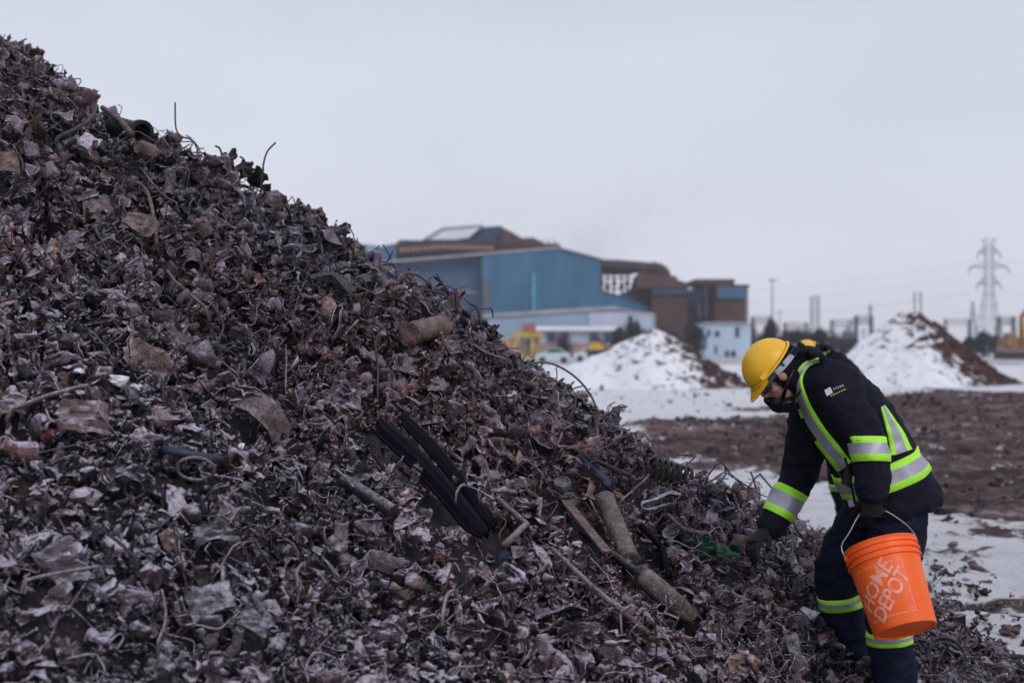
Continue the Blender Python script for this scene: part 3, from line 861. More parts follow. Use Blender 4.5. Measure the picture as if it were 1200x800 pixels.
o = mb.build('hose_coil', M_DARKSTEEL); set_props(o, 'round brown coil of hose at the foot of the heap by the worker\'s leg', 'hose coil'); seg((1090, 770), (1122, 772), 18); LAND.append(('brown hose coil', 1106, 772))
# wires and rods standing out of the heap
def wire(pix, r, m, label, lifts, dep=None, cat='wire', name='loose_wire', grp='wires sticking out of the heap'):
    base = hitc(*pix[-1], 0); pts = []
    for (a_, b_) in pix[:-1]: pts.append(P(a_, b_, base.y))
    pts.append(base - Vector((0, 0, .05)))
    o = MB().tube(smooth_path(pts, 24), r, 6).build(name, m); set_props(o, label, cat, grp)
wire([(205, 120), (206, 150), (213, 160), (228, 168), (240, 186)], .0048, M_WIRE, 'leftmost wire standing up against the sky, kinked near its foot', 0)
wire([(252, 171), (259, 178), (264, 200)], .006, M_WIRE, 'shortest of the wires against the sky, between the two tall ones', 0)
wire([(323, 167), (312, 180), (307, 205), (303, 242)], .005, M_WIRE, 'tall curved wire rightmost of those standing against the sky', 0)
wire([(334, 241), (322, 252), (310, 262)], .006, M_WIRE, 'short twig-like wire right of the tall curved wire', 0)
wire([(512, 321), (520, 335), (538, 358), (562, 390)], .005, M_WIRE, 'long straight dark wire in front of the blue building', 0)
wire([(549, 355), (558, 360), (562, 372), (566, 392)], .007, M_WIRE, 'hooked dark wire right of the long straight one', 0)
wire([(504, 356), (525, 361), (548, 366), (560, 386)], .005, M_WIRE, 'thin dark wire sticking out level before the blue building', 0)
wire([(700, 484), (694, 466), (680, 447), (662, 433), (642, 425), (618, 428), (604, 440)], .006, M_GWIRE, 'long green wire arching out of the heap over the snow', 0)
wire([(502, 331), (490, 322), (474, 321), (455, 330)], 0.0098, M_PALEWIRE, 'pale grey strap curling out of the heap before the blue building', 0, cat='strap', name='metal_strap')
wire([(522, 345), (505, 341), (495, 343), (480, 350)], .007, M_WIRE, 'short dark stub of wire below the pale strap', 0)
wire([(947, 636), (935, 622), (925, 610), (918, 650)], .006, M_WIRE, 'thin dark hook of wire beside the worker\'s reaching sleeve', 0)
# rods and wires lying on the slope
WL = [([(0, 505), (60, 488), (105, 470)], .008, M_PIPE, 'thin brown rod lying level at the left below the foam lumps'),
      ([(180, 330), (200, 352), (232, 380)], .007, M_PIPE, 'thin bent rod on the left slope'),
      ([(100, 280), (112, 308), (116, 330)], .006, M_WIRE, 'dark wire on the left slope below the upright brown plate'),
      ([(432, 402), (431, 440), (430, 470)], .005, M_WIRE, 'upright dark wire in the middle of the slope'),
      ([(545, 417), (560, 425), (585, 437)], 0.0070, M_PALEWIRE, 'pale straight stick right of the ribbed drum'),
      ([(168, 700), (172, 740), (168, 775)], 0.0042, M_PALEWIRE, 'pale wire standing upright near the bottom left'),
      ([(24, 694), (60, 684), (110, 678)], 0.0056, M_PALEWIRE, 'pale bent rod low at the left'),
      ([(105, 635), (122, 655), (140, 672)], .006, M_WIRE, 'short dark rod above the pale bent rod'),
      ([(245, 678), (256, 686), (264, 697)], 0.0070, M_PALEWIRE, 'short light stub of tube above the grey flat panel'),
      ([(350, 682), (345, 695), (343, 705)], 0.0063, M_PALEWIRE, 'short pale stick low in the left middle'),
      ([(505, 745), (515, 720), (530, 708)], .007, M_PIPE, 'thin brown twig of wire near the bottom centre'),
      ([(235, 372), (245, 395), (240, 418)], .006, M_WIRE, 'looped dark wire right of the light grey square piece'),
      ([(325, 420), (330, 445), (326, 470)], 0.0035, M_PALEWIRE, 'thin pale wire above the big tan folded plate'),
      ([(148, 225), (165, 245), (180, 290)], .010, M_PIPE, 'curved brown rod running down beside the tan flat panel'),
      ([(50, 175), (90, 155), (110, 138)], .010, M_DARKSTEEL, 'dark rod on the upper left slope below the crest'),
      ([(150, 205), (175, 240), (205, 252)], 0.0056, M_PALEWIRE, 'pale thin rod below the tan canister'),
      ([(672, 668), (700, 700), (712, 742)], 0.0042, M_PALEWIRE, 'pale wire curving down left of the tapered tube'),
      ([(690, 548), (712, 560), (735, 572)], .012, M_DARKSTEEL, 'short dark rod left of the coil spring'),
      ([(600, 470), (612, 485), (640, 505)], 0.0049, M_PALEWIRE, 'pale thin wire on the right slope above the black strips'),
      ([(780, 620), (806, 636), (830, 640)], .010, M_PIPE, 'brown rod pointing at the green plastic sheet'),
      ([(300, 560), (315, 575), (345, 583)], 0.0049, M_PALEWIRE, 'pale curved wire below the big tan folded plate'),
      ([(520, 600), (533, 585), (551, 590)], 0.0042, M_PALEWIRE, 'pale curl of wire just right of the black strips')]
for pix, r_, m_, lb in WL:
    pts = smooth_path([hitc(*q, .085) for q in pix], 12)
    pts[0] -= Vector((0, 0, .03)); pts[-1] -= Vector((0, 0, .05))
    o = MB().tube(pts, r_, 6).build('scrap_rod', m_); set_props(o, lb, 'rod', 'rods and wires lying on the heap')
    for a_, b_ in zip(pix[:-1], pix[1:]): seg(a_, b_, 7)
# twisted lump standing on the crest
c = hitc(283, 215, .02); mb = MB()
for k in range(7):
    V, F = proto_sheet(9, 8, .7, 4, .1); V = V @ rot_rand().T * .15 + np.array(c) + np.array([-.06 + .03 * k, 0, .14 - .028 * k]) + rng.normal(size=3) * .02
    mb.add(V, [tuple(f) for f in F], 0, True)
o = mb.build('twisted_metal', M_DARKSTEEL); set_props(o, 'dark twisted clump of metal standing up on the crest between the wires', 'twisted metal'); LAND.append(('twisted clump on the crest', 280, 205))
# loose stones and scraps on the snow at the lower right
for (q, s, kd, lb, m_) in (((1184, 741), (.055, .05, .04), 0, 'larger rusty brown lump alone on the snow at the bottom right', M_REDPL),
                       ((1190, 768), (.09, .035, .03), 0, 'long flat dark piece on the snow below the brown lump', M_DARKSTEEL),
                       ((1169, 789), (.035, .03, .03), 0, 'small black lump on the snow near the bottom right corner', M_DARKSTEEL),
                       ((1112, 714), (.06, .05, .035), 0, 'dark lump on the snow right of the bucket', M_DARKSTEEL),
                       ((1098, 664), (.05, .05, .03), 0, 'dark clod on the snow beside the bucket rim', M_DARKSTEEL),
                       ((1104, 601), (.10, .08, .07), 0, 'dark boulder on the mud behind the worker\'s hem', M_DARKSTEEL)):
    py_ = q[1] + 6; Y = CZ * FPX / (py_ - HZ); p = P(q[0], py_, Y); p.z = ground_z(p.x, p.y) + s[2] * .5
    V, F = proto_chunk(); V = V * 2.1 * np.array(s) + np.array(p)
    o = MB().add(V, [tuple(f[:3]) for f in F], 0, False).build('loose_lump', m_); set_props(o, lb, 'lump', 'loose lumps on the snow')

KW0 = pick_kinds
# --- the mass of small scrap that makes up the heap (nobody could count it)
def heap_points(N, box=(-9.5, 3.2, 2.0, 15.0), pxr=(-420, 1400), pyr=(-260, 1250)):
    out = []
    while len(out) < N:
        x = rng.uniform(box[0], box[1], N * 3); y = rng.uniform(box[2], box[3], N * 3)
        z = heap(x, y); px = 600 + x / y * FPX; py = HZ + (CZ - z) / y * FPX
        nr = heap_n(x, y); vd = np.stack([x, y, z - CZ], -1); dist = np.linalg.norm(vd, axis=1)
        fac = -(nr * vd).sum(1) / dist
        ok = (z > .015) & (px > pxr[0]) & (px < pxr[1]) & (py > pyr[0]) & (py < pyr[1]) & (fac > -.30) & (dist > 2.3)
        # thin out with distance, so that near scrap is as dense in the picture as far scrap
        keep = rng.uniform(size=len(x)) < np.clip((5.5 / dist) ** 1.2, .25, 1)
        ok &= keep
        out.extend(np.stack([x, y, z, dist], -1)[ok].tolist())
    return np.array(out[:N])

HP = heap_points(62000)
hx, hy, hz, hd = HP.T
nr = heap_n(hx, hy)
size = np.exp(rng.normal(-2.56, .46, len(hx)))
size = np.clip(size, .035, .19) * np.clip(hd / 7.0, .72, 1.1)
dep = rng.uniform(-.085, .045, len(hx)); dep[42000:] = rng.uniform(-.11, -.04, len(hx) - 42000)
pos = np.stack([hx, hy, hz], -1) + nr * dep[:, None]; size[42000:] *= .85
ppx = 600 + hx / hy * FPX; ppy = HZ + (CZ - hz) / hy * FPX
for (a1, b1), (a2, b2), w_ in AVOID:          # keep small scrap from burying the named objects
    vx, vy = a2 - a1, b2 - b1; t_ = np.clip(((ppx - a1) * vx + (ppy - b1 - 6) * vy) / (vx * vx + vy * vy + 1e-6), 0, 1)
    nearm = (np.hypot(ppx - a1 - vx * t_, ppy - 6 - b1 - vy * t_) < w_ * .7 + 2) & (rng.uniform(size=len(ppx)) < .9)
    pos[nearm] -= nr[nearm] * .075; size[nearm] *= .5
toe = hz < .25
size[toe] *= .75
TT = tints(len(hx)) * (1 + .50 * fbm(hx * 1.3, hy * 1.3, 3, 61))[:, None].clip(.45, 1.6)
bw = fbm(hx * .9 + 7, hy * .9, 3, 67)[:, None]; TT = TT * np.array([[1, 1, 1]]) * (1 + bw * np.array([[.22, -.04, -.16]]))
V1, Q1, C1, E1 = scatter(pos, nr, size, TT, .30)
# long thin strands tangled through it
def pick_kinds(n, w=(0, .12, 0, 0, .88)): return KW0(n, w)
W0 = heap_points(1700); pw_ = np.stack([600 + W0[:, 0] / W0[:, 1] * FPX, HZ + (CZ - W0[:, 2]) / W0[:, 1] * FPX], 1); W0 = W0[~((pw_[:, 0] > 425) & (pw_[:, 0] < 590) & (np.abs(pw_[:, 1] - 512 - (pw_[:, 0] - 445) * 1.03) < 45))]; wn_ = heap_n(W0[:, 0], W0[:, 1])
V4, Q4, C4, E4 = scatter(W0[:, :3] + wn_ * rng.uniform(-.01, .06, len(W0))[:, None], wn_, rng.uniform(.06, .15, len(W0)), tints(len(W0)) * .8, .75)
pick_kinds = KW0
Q4 = Q4 + len(V1); V1 = np.concatenate([V1, V4]); Q1 = np.concatenate([Q1, Q4]); C1 = np.concatenate([C1, C4]); E1 = np.concatenate([E1, E4])
# debris scattered beyond the toe, thinning out over the snow
n = 2600
a = rng.uniform(-1.5, .95, n); rr_ = HR + .05 + np.abs(rng.normal(0, .42, n))
x = HC[0] + rr_ * np.cos(a); y = HC[1] + rr_ * np.sin(a)
ok = (y > 5.0); x = x[ok]; y = y[ok]
z = np.array([ground_z(a_, b_) for a_, b_ in zip(x, y)])
V2, Q2, C2, E2 = scatter(np.stack([x, y, z + .01], -1), np.tile([0, 0, 1.0], (len(x), 1)), np.exp(rng.normal(-3.1, .5, len(x))).clip(.015, .12), tints(len(x)) * .8)
# core under the pieces; its dark tint paints shade into the gaps
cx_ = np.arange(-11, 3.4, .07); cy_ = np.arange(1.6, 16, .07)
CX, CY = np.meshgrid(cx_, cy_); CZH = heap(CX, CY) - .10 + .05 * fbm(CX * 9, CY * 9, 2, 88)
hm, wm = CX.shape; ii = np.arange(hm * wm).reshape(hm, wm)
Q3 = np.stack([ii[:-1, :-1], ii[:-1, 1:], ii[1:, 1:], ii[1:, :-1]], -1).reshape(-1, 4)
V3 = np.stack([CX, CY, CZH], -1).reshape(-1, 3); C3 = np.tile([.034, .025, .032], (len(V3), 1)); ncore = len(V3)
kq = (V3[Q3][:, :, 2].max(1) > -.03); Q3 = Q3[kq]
Vh = np.concatenate([V1, V2, V3]); Qh = np.concatenate([Q1, Q2 + len(V1), Q3 + len(V1) + len(V2)])
Ch = np.concatenate([C1, C2, C3]); Ch = np.concatenate([Ch, np.ones((len(Ch), 1))], 1)
me = bpy.data.meshes.new('scrap_heap'); fast_mesh(me, Vh, Qh)
at = me.color_attributes.new('tint', 'FLOAT_COLOR', 'POINT'); at.data.foreach_set('color', Ch.astype(np.float32).ravel())
at = me.attributes.new('edge', 'FLOAT', 'POINT'); at.data.foreach_set('value', np.concatenate([E1, E2, np.zeros(ncore)]).astype(np.float32))
at = me.attributes.new('core', 'FLOAT', 'POINT'); at.data.foreach_set('value', np.concatenate([E1 * 0, E2 * 0, np.ones(ncore)]).astype(np.float32))
me.materials.append(M_HEAP)
o = bpy.data.objects.new('scrap_heap', me); COL.objects.link(o)
set_props(o, 'huge sloping heap of small shredded scrap metal, brown and grey with frost on it', 'scrap heap', None, 'stuff')
del V1, V2, V3, Vh, Qh, Ch

# ------------------------------------------------------------------ 300 larger crumpled pieces, each its own object
LAND += [('orange bucket', 1045, 690), ('reaching glove', 872, 655), ('V-bent rod', 598, 630)]
def near_avoid(px, py, m):
    for (a, b), (c, d), w in AVOID:
        vx, vy = c - a, d - b; t = ((px - a) * vx + (py - b) * vy) / (vx * vx + vy * vy + 1e-6); t = min(1, max(0, t))
        if math.hypot(px - a - vx * t, py - b - vy * t) < w + m: return True
    return False
BIG = []
def solid(V, F, th):
    V = np.asarray(V); Q = [list(dict.fromkeys(int(i) for i in f)) for f in F]
    e = edge_of(V, F)
    if th:
        N = np.zeros_like(V)
        for f in Q:
            n_ = np.cross(V[f[2]] - V[f[0]], V[f[-1]] - V[f[1]])
            for i in f: N[i] += n_
        N /= np.linalg.norm(N, axis=1)[:, None] + 1e-9
        m = len(V); W = np.concatenate([V, V - N * th])
        Q2 = Q + [[i + m for i in f][::-1] for f in Q]
        from collections import Counter
        c = Counter()
        for f in Q:
            for i in range(len(f)): c[tuple(sorted((f[i], f[(i + 1) % len(f)])))] += 1
        for f in Q:
            for i in range(len(f)):
                a_, b_ = f[i], f[(i + 1) % len(f)]
                if c[tuple(sorted((a_, b_)))] == 1: Q2.append([b_, a_, a_ + m, b_ + m])
        V = W; Q = Q2; e = np.concatenate([e, e])
    me = bpy.data.meshes.new('scrap'); me.from_pydata(V.tolist(), [], Q); me.update()
    at = me.attributes.new('edge', 'FLOAT', 'POINT'); at.data.foreach_set('value', e.astype(np.float32))
    me.materials.append(M_SCRAP['grey']); return me
FORM = []
for i in range(16): V, F = proto_sheet(18, 14, rng.uniform(.35, .85), int(rng.integers(5, 9)), rng.uniform(.06, .13), rng.uniform(.05, .2)); FORM.append(('crumpled sheet', 'scrap_sheet', solid(V, F, .014), 1.0))
for i in range(10): V, F = proto_sheet(11, 10, rng.uniform(.6, .9), 1, rng.uniform(.03, .05), .2); FORM.append(('bent plate', 'scrap_plate', solid(V, F, .018), .95))
for i in range(10): V, F = proto_sheet(22, 5, rng.uniform(.16, .3), int(rng.integers(2, 5)), rng.uniform(.02, .05), .2); FORM.append(('curled strip', 'scrap_strip', solid(V, F, .014), 1.35))
for i in range(6): V, F = proto_tube(10, 14, 1, rng.uniform(.13, .22), .35); FORM.append(('crushed tube', 'scrap_tube', solid(V, F, .02), .8))
for i in range(6): V, F = proto_chunk(); FORM.append(('lumpy chunk', 'scrap_chunk', solid(V, F, 0), .7))
FW = np.array([.40 / 16] * 16 + [.22 / 10] * 10 + [.18 / 10] * 10 + [.10 / 6] * 6 + [.10 / 6] * 6); FW /= FW.sum()
placed = []
tries = 0
while len(placed) < 262 and tries < 40000:
    tries += 1
    px, py = rng.uniform(-15, 1150), rng.uniform(50, 815)
    p = hit(px, py)
    if p is None: continue
    if near_avoid(px, py, 9): continue
    if 930 < px < 1100 and py < 770: continue
    if 845 < px < 905 and 620 < py < 680: continue
    md = 24 * (7.0 / p.y)
    if any(math.hypot(px - a, py - b) < md for a, b, *_ in placed): continue
    placed.append((px, py, p))
cols = list(PAL.keys()); recs = []
for px, py, p in placed:
    k = int(rng.choice(len(FORM), p=FW)); cn = cols[int(rng.choice(len(cols), p=PALW))]
    s = float(np.clip(np.exp(rng.normal(-1.72, .24)), .13, .27)) * (p.y / 7.0) ** .6 * FORM[k][3]
    if px > 1080: s *= .7
    n = Vector(heap_n(np.array([p.x]), np.array([p.y]))[0])
    nn = (n * .8 + Vector(rng.normal(size=3)) * .35).normalized()
    t_ = Vector(rng.normal(size=3)); t_ = (t_ - nn * t_.dot(nn)).normalized(); b_ = nn.cross(t_)
    M = Matrix((t_, b_, nn)).transposed().to_4x4(); M.translation = p + n * .02
    sc = [s * rng.uniform(.85, 1.15) for _ in range(3)]
    if FORM[k][1] == 'scrap_chunk': sc = [q * .8 for q in sc]
    M = M @ Matrix.Diagonal((*sc, 1))
    o = bpy.data.objects.new(FORM[k][1], FORM[k][2]); COL.objects.link(o); o.matrix_world = M
    o.material_slots[0].link = 'OBJECT'; o.material_slots[0].material = M_SCRAP[cn]
    best = min(LAND, key=lambda L_: math.hypot(L_[1] - px, L_[2] - py))
    dx, dy = px - best[1], py - best[2]
    dr = ('right of' if dx > 0 else 'left of') if abs(dx) > abs(dy) else ('below' if dy > 0 else 'above')
    recs.append(((cn, FORM[k][0], dr, best[0]), math.hypot(dx, dy), o))
from collections import defaultdict
gr = defaultdict(list)
for key, d_, o in recs: gr[key].append((d_, o))
ORD = ['nearest', 'second nearest', 'third nearest', 'fourth nearest', 'fifth nearest', 'sixth nearest']
for key, lst in gr.items():
    lst.sort(key=lambda q: q[0])
    for i, (d_, o) in enumerate(lst):
        cn, fm, dr, ld = key
        lb = f'{cn} {fm} {dr} the {ld}' if len(lst) == 1 else f'{cn} {fm} {dr} the {ld}, {ORD[min(i, 5)]} such piece'
        set_props(o, lb, 'scrap metal', 'larger crumpled scrap pieces on the heap')

# ------------------------------------------------------------------ distant yard: heaps under snow
def side_heap_mat(name, brown, k):
    m = bpy.data.materials.new(name); m.use_nodes = True
    nt = m.node_tree; L = nt.links; b = nt.nodes['Principled BSDF']; b.inputs['Roughness'].default_value = .8
    b.inputs['Specular IOR Level'].default_value = .2
    geo = nt.nodes.new('ShaderNodeNewGeometry')
    a = nt.nodes.new('ShaderNodeAttribute'); a.attribute_name = 'bare'
    n = nt.nodes.new('ShaderNodeTexNoise'); n.inputs['Scale'].default_value = 1.9; n.inputs['Detail'].default_value = 7; n.inputs['Roughness'].default_value = .66
    mp = nt.nodes.new('ShaderNodeMapping'); mp.inputs['Scale'].default_value = (1, 1, 1.8)
    L.new(geo.outputs['Position'], mp.inputs[0]); L.new(mp.outputs[0], n.inputs['Vector'])
    ad = nt.nodes.new('ShaderNodeMath'); ad.operation = 'ADD'; L.new(a.outputs['Fac'], ad.inputs[0]); L.new(n.outputs['Fac'], ad.inputs[1])
    mr = nt.nodes.new('ShaderNodeMapRange'); mr.inputs[1].default_value = .58; mr.inputs[2].default_value = .66; L.new(ad.outputs[0], mr.inputs[0])
    n2 = nt.nodes.new('ShaderNodeTexNoise'); n2.inputs['Scale'].default_value = 6; n2.inputs['Detail'].default_value = 6
    L.new(geo.outputs['Position'], n2.inputs['Vector'])
    rp = nt.nodes.new('ShaderNodeValToRGB'); L.new(n2.outputs['Fac'], rp.inputs[0])
    rp.color_ramp.elements[0].position = .38; rp.color_ramp.elements[0].color = (*[c * .5 for c in brown], 1)
    rp.color_ramp.elements[1].position = .66; rp.color_ramp.elements[1].color = (*[c * 1.7 for c in brown], 1)
    mx = nt.nodes.new('ShaderNodeMix'); mx.data_type = 'RGBA'; L.new(mr.outputs[0], mx.inputs[0])
    mx.inputs[6].default_value = (.80, .80, .83, 1); L.new(rp.outputs[0], mx.inputs[7]); L.new(mx.outputs[2], b.inputs['Base Color'])
    bp = nt.nodes.new('ShaderNodeBump'); bp.inputs['Distance'].default_value = .15; bp.inputs['Strength'].default_value = .8
    L.new(n2.outputs['Fac'], bp.inputs['Height']); L.new(bp.outputs[0], b.inputs['Normal'])
    return m

def snow_heap(name, Y, profile, depth, bare_fn, label, m, seed):
    """profile: picture outline (px,py) of the crest -> ridge heights; a heap with round footprint"""
    xs = np.array([(a - 600) / FPX * Y for a, _ in profile]); zs = np.array([max(0, CZ - (b - HZ) / FPX * Y) for _, b in profile])
    X = np.arange(xs[0] - .6, xs[-1] + .6, .10); D = np.arange(-depth - .4, depth + .4, .10)
    GXX, GD = np.meshgrid(X, D)
    ridge = np.interp(GXX, xs, zs, left=0, right=0)
    pk = zs.max(); zz = ridge - np.abs(GD) * (pk / depth) * (.9 + .1 * ridge / pk)
    zz = .12 * np.logaddexp(0, zz / .12) - .02
    rg = np.clip(zz / .5, 0, 1)
    zz = zz + rg * (.22 * fbm(GXX * .8, GD * .8 + seed, 3, seed) + .10 * fbm(GXX * 3, GD * 3, 3, seed + 1) - .10)
    zz = np.where(ridge <= .001, np.minimum(zz, -.05), zz)
    h, w = GXX.shape; ii = np.arange(h * w).reshape(h, w)
    Q = np.stack([ii[:-1, :-1], ii[:-1, 1:], ii[1:, 1:], ii[1:, :-1]], -1).reshape(-1, 4)
    V = np.stack([GXX, GD + Y, zz], -1).reshape(-1, 3)
    bare = bare_fn(GXX, GD, zz / pk).reshape(-1)
    me = bpy.data.meshes.new(name); org = np.array([xs.mean(), Y, 0]); fast_mesh(me, V - org, Q)
    at = me.attributes.new('bare', 'FLOAT', 'POINT'); at.data.foreach_set('value', bare.astype(np.float32))
    me.materials.append(m); o = bpy.data.objects.new(name, me); COL.objects.link(o); o.location = org
    set_props(o, label, 'snow heap', 'snow covered heaps in the yard')
    # clods standing proud of the snow
    return GXX, GD, zz, o

Y1 = 56
px2x = lambda px, Y: (px - 600) / FPX * Y
def bare1(x, d, h):
    right = sstep(px2x(768, Y1), px2x(850, Y1), x)
    return .015 + .20 * right + .05 * sstep(.2, .8, h) - .06 * (1 - sstep(px2x(700, Y1), px2x(735, Y1), x))
h1 = snow_heap('snow_heap', Y1, [(600, 466), (625, 442), (660, 428), (690, 417), (712, 408), (735, 394), (752, 386), (765, 382), (785, 388), (805, 400), (830, 416), (850, 432), (872, 446), (885, 456)], 4.2, bare1,
          'lower white snow heap with brown rubble showing on its right flank, before the blue mill', side_heap_mat('snow_on_rubble', (.055, .027, .027), 0), 5)
Y2 = 60
def bare2(x, d, h):
    edge = px2x(1085, Y2) + (1 - np.clip(h, 0, 1)) * (px2x(1135, Y2) - px2x(1068, Y2)) * .72
    return -.01 + .30 * sstep(-2.6, 1.4, x - edge) + .05 * sstep(.1, .6, h)
h2 = snow_heap('snow_heap', Y2, [(978, 424), (1000, 404), (1030, 384), (1055, 368), (1073, 361), (1090, 368), (1110, 382), (1135, 402), (1160, 422), (1185, 440), (1202, 452)], 4.4, bare2,
          'taller conical snow heap with a bare reddish brown right flank, behind the worker', side_heap_mat('snow_on_ore', (.058, .028, .027), 1), 11)
# low bank of snow and rubble in front of them, same ground: rubble lumps at their feet
for (hp, Yc, n, seed, lb) in ((h1, Y1, 420, 1, 'brown rubble lying on the lower snow heap'), (h2, Y2, 620, 2, 'brown rubble lying on the taller snow heap')):
    GXX, GD, zz, ho = hp
    h, w = GXX.shape; PP = []; NN = []
    tries = 0
    while len(PP) < n and tries < 60000:
        tries += 1
        i = rng.integers(1, h // 2 + 6); j = rng.integers(1, w - 1)
        if zz[i, j] < .15: continue
        bx = (bare1 if seed == 1 else bare2)(np.array([GXX[i, j]]), 0, np.array([zz[i, j] / zz.max()]))[0]
        if rng.uniform() > np.clip((bx - .02) * 5, .015, 1): continue
        PP.append((GXX[i, j], GD[i, j] + Yc, zz[i, j])); NN.append((0, -.5, .8))
    PP = np.array(PP); sz = np.exp(rng.normal(-2.2, .5, len(PP))).clip(.04, .35)
    def pick_kinds(n, w=(.3, .05, .0, .65, .0)): return KW(n, w)
    V, Q, C, E = scatter(PP, np.array(NN), sz, np.array([[.075, .036, .034]]) * rng.uniform(.5, 1.6, (len(PP), 1)), .5)
    pick_kinds = KW
    me = bpy.data.meshes.new('rubble'); fast_mesh(me, V - np.array(ho.location[:]), Q)
    at = me.color_attributes.new('tint', 'FLOAT_COLOR', 'POINT'); at.data.foreach_set('color', np.concatenate([C, np.ones((len(C), 1))], 1).astype(np.float32).ravel())
    me.materials.append(scrap_mat('rubble', None, frost=.25, metal=0, rough=.9)); o = bpy.data.objects.new('rubble', me); COL.objects.link(o); o.parent = ho
    set_props(o, lb, None, None, 'stuff')

# ------------------------------------------------------------------ the steel mill
def sheet_mat(name, col, var=.12, rough=.55, rust=None, scale=.25):
    """ribbed cladding: vertical ribs, weather streaks"""
    m = mat(name, col, rough, var=var, scale=scale, stretch=(1, 1, .35), spec=.3)
    nt = m.node_tree; L = nt.links; b = nt.nodes['Principled BSDF']
    tc = nt.nodes.new('ShaderNodeTexCoord'); w = nt.nodes.new('ShaderNodeTexWave'); w.bands_direction = 'X'
    w.inputs['Scale'].default_value = .9; L.new(tc.outputs['Object'], w.inputs['Vector'])
    bp = nt.nodes.new('ShaderNodeBump'); bp.inputs['Distance'].default_value = .12; bp.inputs['Strength'].default_value = .5
    L.new(w.outputs['Fac'], bp.inputs['Height']); L.new(bp.outputs[0], b.inputs['Normal'])
    if rust:
        n = nt.nodes.new('ShaderNodeTexNoise'); n.inputs['Scale'].default_value = .35; n.inputs['Detail'].default_value = 6
        L.new(tc.outputs['Object'], n.inputs['Vector'])
        mr = nt.nodes.new('ShaderNodeMapRange'); mr.inputs[1].default_value = .45; mr.inputs[2].default_value = .62; L.new(n.outputs['Fac'], mr.inputs[0])
        mx = nt.nodes.new('ShaderNodeMix'); mx.data_type = 'RGBA'; L.new(mr.outputs[0], mx.inputs[0])
        old = b.inputs['Base Color'].links[0].from_socket
        L.new(old, mx.inputs[6]); mx.inputs[7].default_value = (*rust, 1); L.new(mx.outputs[2], b.inputs['Base Color'])
    return m
B_BLUE = sheet_mat('blue_cladding', (.048, .150, .255), .22)
B_BLUE2 = sheet_mat('blue_cladding_dull', (.060, .125, .215), .15)
B_DKBLUE = sheet_mat('blue_cladding_dark', (.030, .065, .125), .2)
B_RUST = sheet_mat('rusty_cladding', (.078, .044, .046), .25, .8)
B_RUSTB = sheet_mat('rusty_band', (.105, .055, .054), .25, .8)
B_PALE = sheet_mat('pale_blue_cladding', (.28, .37, .47), .12)
B_PALE2 = sheet_mat('pale_grey_cladding', (.42, .46, .54), .12)
B_WHITE = sheet_mat('white_cladding', (.48, .60, .72), .12)
B_SNOW = mat('roof_snow', (.78, .78, .82), .8, var=.06, scale=.5)
B_DARK = mat('dark_steelwork', (.040, .028, .036), .7, var=.4, scale=.8)
B_TRIM = mat('pale_trim', (.36, .33, .37), .6, var=.2, scale=.6)
B_GLASS = mat('dark_glass', (.03, .045, .07), .2, var=.2, scale=.5, spec=.5)
B_YEL = mat('yellow_paint', (.52, .33, .06), .6, var=.25, scale=1.5)
B_EXC = mat('worn_orange_paint', (.26, .125, .045), .6, var=.35, scale=1.5)
B_TEAL = mat('teal_paint', (.08, .36, .42), .5, var=.2, scale=1)

def px_poly(pix, Y):
    return [((a - 600) / FPX * Y, CZ - (b - HZ) / FPX * Y if b is not None else 0) for a, b in pix]
def block(name, pix, Y, depth, m, parent, dz=0):
    """outline seen in the picture, standing at distance Y, extruded away from the camera"""
    mb = MB().prism(px_poly(pix, Y), Y + dz, Y + dz + depth)
    return mb.build(name, m, parent)
def boxpx(mb, x0, y0, x1, y1, Y, depth, dz=0, mi=0):
    a = P(x0, y0, Y); b = P(x1, y1, Y)
    mb.box(((a.x + b.x) / 2, Y + dz + depth / 2, (a.z + b.z) / 2), (abs(b.x - a.x), depth, abs(a.z - b.z)), None, mi)
    return mb

YB = 250
# main blue shed
t = root('mill_building', (px2x(640, YB), YB, 0), 'large bright blue gabled steel mill hall with a teal downpipe', 'building', 'steel mill buildings')
w1 = block('wall', [(565, 298.6), (655, 291), (704, 304), (704, 341), (740, 351), (760, 361), (763, None), (565, None)], YB, 60, B_BLUE, t)
w2 = block('wall', [(445, 308.6), (565, 298.6), (565, None), (445, None)], YB + 3, 55, B_BLUE2, t)
mb = MB()
def edge(mb, pts, Y, w, dz=-.3, d=61):
    q = px_poly(pts, Y)
    for (xa, za), (xb, zb) in zip(q[:-1], q[1:]):
        mb.add([(xa, Y + dz, za), (xb, Y + dz, zb), (xb, Y + dz, zb + w), (xa, Y + dz, za + w),
                (xa, Y + dz + d, za), (xb, Y + dz + d, zb), (xb, Y + dz + d, zb + w), (xa, Y + dz + d, za + w)],
               [(0, 1, 2, 3), (7, 6, 5, 4), (4, 5, 1, 0), (3, 2, 6, 7), (0, 3, 7, 4), (1, 5, 6, 2)])
edge(mb, [(440, 309), (655, 291.2)], YB, .35); mb.build('roof', B_TRIM, t)
mb = MB(); edge(mb, [(655, 291), (705, 304.3)], YB, .2); edge(mb, [(704, 341), (740, 351), (761, 361.5)], YB, .2); mb.build('roof', B_BLUE2, t)
mb = MB(); boxpx(mb, 623.5, 320, 627, 364, YB, .5, -.5); mb.build('downpipe', B_TEAL, t)
mb = MB(); boxpx(mb, 566, 326, 574, 372, YB, .6, -.6); mb.build('pilaster', mat('grey_brown_steel', (.10, .11, .15), .7), t)
mb = MB(); edge(mb, [(470, 340), (563, 343.5)], YB + 2.4, .25, -.3, .8); mb.build('ledge', B_TRIM, t)
mb = MB(); boxpx(mb, 488, 343, 565, 385, YB, 2, .6); mb.build('lean_to', B_DKBLUE, t)
